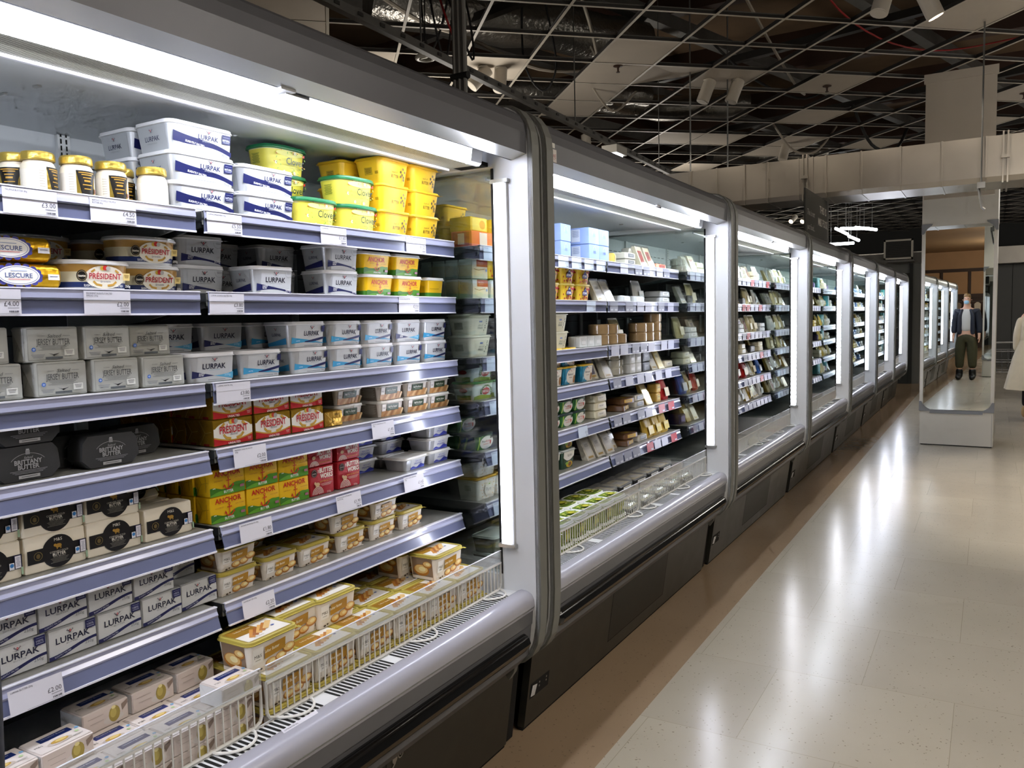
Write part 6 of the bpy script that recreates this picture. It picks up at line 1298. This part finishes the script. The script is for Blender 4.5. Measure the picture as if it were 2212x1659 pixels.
def body(parent, scale=1., arms=True):
    J = [(0, 0, .96, .13, .10), (0, 0, 1.12, .115, .085), (0, 0, 1.30, .135, .095), (0, -.005, 1.43, .10, .075), (0, .0, 1.50, .055), (0, .012, 1.57, .062, .075), (0, .02, 1.645, .076, .098), (0, .008, 1.72, .058, .07)]
    E = [(0, 1), (1, 2), (2, 3), (3, 4), (4, 5), (5, 6), (6, 7)]
    for s in (-1, 1):
        b = len(J); J += [(s*.165, -.005, 1.415, .052), (s*.215, -.02, 1.17, .042), (s*.235, .03, .94, .030), (s*.24, .045, .875, .034, .018)]; E += [(3, b), (b, b+1), (b+1, b+2), (b+2, b+3)]
        for k, (dy, l) in enumerate(((-.026, .055), (-.009, .07), (.009, .075), (.026, .066))):
            c = len(J); J += [(s*.242, .047+dy, .83, .0085), (s*.238, .055+dy, .83-l*.5, .008), (s*.230, .062+dy, .83-l*.85, .007)]; E += [(b+3, c), (c, c+1), (c+1, c+2)]
        c = len(J); J += [(s*.228, .082, .865, .010), (s*.220, .10, .835, .008)]; E += [(b+3, c), (c, c+1)]
        b = len(J); J += [(s*.095, 0, .90, .092), (s*.11, .015, .50, .058), (s*.12, -.012, .10, .042), (s*.13, .10, .045, .04, .03)]; E += [(0, b), (b, b+1), (b+1, b+2), (b+2, b+3)]
    o = skin_mesh('person', J, E, SKIN, 2)
    return o
def person_masked():
    o = body(None); o.location = (-.88, .22, 0); o.rotation_euler = (0, 0, .06); o.scale = (1.03, 1.03, 1.05)
    tag(o, 'person in navy jacket, olive trousers and blue face mask, reflected in the mirror', 'person')
    def ch(name, J, E, m):
        k = {'t_shirt': 1.12, 'jacket': 1.2, 'jacket_front': 1.15, 'trousers': 1.22, 'boot': 1.25}.get(name, 1)
        return skin_mesh(name, [j[:3]+tuple(r*k for r in j[3:]) for j in J], E, m, 2, o)
    ch('t_shirt', [(0, .004, .96, .135, .108), (0, .004, 1.15, .128, .10), (0, .004, 1.32, .15, .11), (0, .0, 1.43, .12, .09), (0, 0, 1.475, .07, .066)], [(0, 1), (1, 2), (2, 3), (3, 4)], TEE)
    J = [(0, -.025, .93, .165, .10), (0, -.03, 1.15, .16, .10), (0, -.03, 1.33, .17, .10), (0, -.03, 1.45, .11, .075)]; E = [(0, 1), (1, 2), (2, 3)]
    for s in (-1, 1): b = len(J); J += [(s*.175, -.01, 1.41, .072), (s*.222, -.022, 1.17, .062), (s*.238, .028, .945, .048)]; E += [(3, b), (b, b+1), (b+1, b+2)]
    j = ch('jacket', J, E, NAVYC)
    for s in (-1, 1): ch('jacket_front', [(s*.125, .075, .93, .045, .03), (s*.118, .088, 1.15, .045, .028), (s*.115, .085, 1.32, .042, .028), (s*.07, .06, 1.46, .03, .025)], [(0, 1), (1, 2), (2, 3)], NAVYC)
    J = [(0, 0, 1.03, .135, .108), (0, 0, .95, .15, .118)]; E = [(0, 1)]
    for s in (-1, 1): b = len(J); J += [(s*.1, 0, .86, .108), (s*.115, .015, .50, .083), (s*.122, -.008, .22, .066)]; E += [(1, b), (b, b+1), (b+1, b+2)]
    ch('trousers', J, E, OLIVE)
    for s in (-1, 1): ch('boot', [(s*.12, -.012, .24, .056), (s*.122, -.015, .08, .058), (s*.128, .06, .05, .052, .046), (s*.134, .15, .038, .044, .034)], [(0, 1), (1, 2), (2, 3)], BOOT)
    ch('hair', [(0, -.055, 1.60, .05, .035), (0, -.035, 1.68, .075, .07), (0, .0, 1.745, .07, .06), (0, .05, 1.755, .05, .035)], [(0, 1), (1, 2), (2, 3)], HAIRB)
    ch('face_mask', [(0, .088, 1.635, .045, .03), (0, .098, 1.60, .058, .034), (0, .082, 1.555, .048, .03)], [(0, 1), (1, 2)], MASKB)
    mb = MB()
    for s in (-1, 1): mb.loft([[(s*.032+.012*k*math.cos(i*PI/4), .103, 1.668+.006*k*math.sin(i*PI/4)) for i in range(8)] for k in (1, .3)], 0, '#ffffff')
    e = mb.obj('eyes', [EYE], o)
    for s in (-1, 1): ch('ear', [(s*.08, .0, 1.655, .008, .016), (s*.084, -.004, 1.635, .008, .014)], [(0, 1)], SKIN)
person_masked()
def person_coat():
    o = body(None); o.location = (.56, 12.85, 0); o.rotation_euler = (0, 0, -.25); o.scale = (1, 1, 1.0)
    tag(o, 'person in long cream coat, black trousers and beige boots at the right edge', 'person')
    mb = MB(); rr = random.Random(3); rings = []
    for z, rx, ry in ((.42, .40, .30), (.60, .36, .27), (.85, .30, .22), (1.08, .225, .165), (1.28, .225, .15), (1.40, .20, .125), (1.47, .11, .085)):
        rings.append([((rx*(1+.05*math.sin(5*t)*(1.5-z)))*math.cos(t), ry*(1+.06*math.sin(7*t+1)*(1.5-z))*math.sin(t), z) for t in [2*PI*i/36 for i in range(36)]])
    mb.loft(rings, 0, '#ffffff', cap0=False); mb.obj('coat', [CREAM], o)
    for s in (-1, 1): skin_mesh('sleeve', [(s*.185, -.005, 1.40, .07), (s*.235, -.02, 1.16, .068), (s*.25, .03, .92, .06)], [(0, 1), (1, 2)], CREAM, 2, o)
    J = [(0, 0, .95, .14, .11)]; E = []
    for s in (-1, 1): b = len(J); J += [(s*.1, 0, .86, .10), (s*.11, .015, .50, .075), (s*.12, -.01, .17, .06)]; E += [(0, b), (b, b+1), (b+1, b+2)]
    skin_mesh('trousers', J, E, BLKC, 2, o)
    for s in (-1, 1): skin_mesh('boot', [(s*.12, -.012, .20, .058), (s*.122, -.015, .07, .06), (s*.128, .06, .05, .054, .046), (s*.134, .15, .038, .046, .034)], [(0, 1), (1, 2), (2, 3)], TANB, 2, o)
    skin_mesh('hair', [(0, .0, 1.75, .085, .08), (0, -.04, 1.66, .095, .085), (0, -.065, 1.54, .09, .05), (0, -.085, 1.40, .08, .035)], [(0, 1), (1, 2), (2, 3)], mat('fair_hair', '#a98a5c', rough=.5, noise=.2, nscale=50), 2, o)
person_coat()
# shopping trolley behind the coat
t = empty('shopping_trolley', (.32, 16.2, 0), label='wire shopping trolley standing beyond the person in the cream coat', cat='trolley')
mb = MB()
def q(p): return (p[0]+.32, p[1]+16.2, p[2])
for z, s in ((.45, .9), (.62, .95), (.80, 1)):
    mb.tube([q((-.25*s, -.4*s, z)), q((.25*s, -.4*s, z)), q((.25*s, .4*s, z)), q((-.25*s, .4*s, z))], .007, 5, 0, closed=True)
for i in range(9):
    for x in (-.25, .25): mb.tube([q((x*.9, -.36+.09*i, .45)), q((x, -.4+.1*i, .80))], .004, 4, 0)
for i in range(6):
    for y in (-.4, .4): mb.tube([q((-.22+.088*i, y*.9, .45)), q((-.25+.1*i, y, .80))], .004, 4, 0)
o = mb.obj('basket', [STEEL], None, sub=(.32, 16.2, 0)); o.parent = t
mb = MB(); mb.tube([q((-.24, -.42, .95)), q((-.24, -.4, .45)), q((-.24, -.35, .12)), q((-.24, .38, .12))], .012, 6, 0); mb.tube([q((.24, -.42, .95)), q((.24, -.4, .45)), q((.24, -.35, .12)), q((.24, .38, .12))], .012, 6, 0); mb.tube([q((-.27, -.42, .95)), q((.27, -.42, .95))], .016, 6, 0); o = mb.obj('chassis', [STEEL], None, sub=(.32, 16.2, 0)); o.parent = t
for x in (-.24, .24):
    for y in (-.33, .36):
        mb = MB(); mb.tube([q((x-.015, y, .06)), q((x+.015, y, .06))], .06, 12, 0); o = mb.obj('wheel', [BOOT], None, sub=(.32, 16.2, 0)); o.parent = t
# ================================================================== camera, world, look
cam = bpy.data.cameras.new('camera'); co = bpy.data.objects.new('camera', cam); COL.objects.link(co); scn.camera = co
FPX, YAW, PIT, ROL = 1736.5, .53725, .07807, -.02340
fw = Vector((-math.sin(YAW)*math.cos(PIT), math.cos(YAW)*math.cos(PIT), -math.sin(PIT))); rt = Vector((math.cos(YAW), math.sin(YAW), 0)); up = rt.cross(fw)
c_, s_ = math.cos(ROL), math.sin(ROL); r2 = c_*rt+s_*up; u2 = -s_*rt+c_*up
from mathutils import Matrix
M = Matrix(((r2.x, u2.x, -fw.x, 0), (r2.y, u2.y, -fw.y, 0), (r2.z, u2.z, -fw.z, 1.5), (0, 0, 0, 1))); co.matrix_world = M
cam.sensor_fit = 'HORIZONTAL'; cam.sensor_width = 36; cam.lens = 36*FPX/2212; cam.clip_start = .02; cam.clip_end = 200
w = bpy.data.worlds.new('hall_ambient'); scn.world = w; w.use_nodes = True; bg = w.node_tree.nodes['Background']; bg.inputs[0].default_value = (1, .95, .88, 1); bg.inputs[1].default_value = .05
scn.view_settings.view_transform = 'Standard'; scn.view_settings.look = 'None'; scn.view_settings.exposure = 0
cy = scn.cycles; cy.max_bounces = 6; cy.diffuse_bounces = 3; cy.glossy_bounces = 4; cy.transmission_bounces = 4; cy.transparent_max_bounces = 14; cy.caustics_reflective = False; cy.caustics_refractive = False; cy.sample_clamp_indirect = 6; cy.use_denoising = True; cy.use_adaptive_sampling = True; cy.adaptive_threshold = .12; cy.adaptive_min_samples = 12
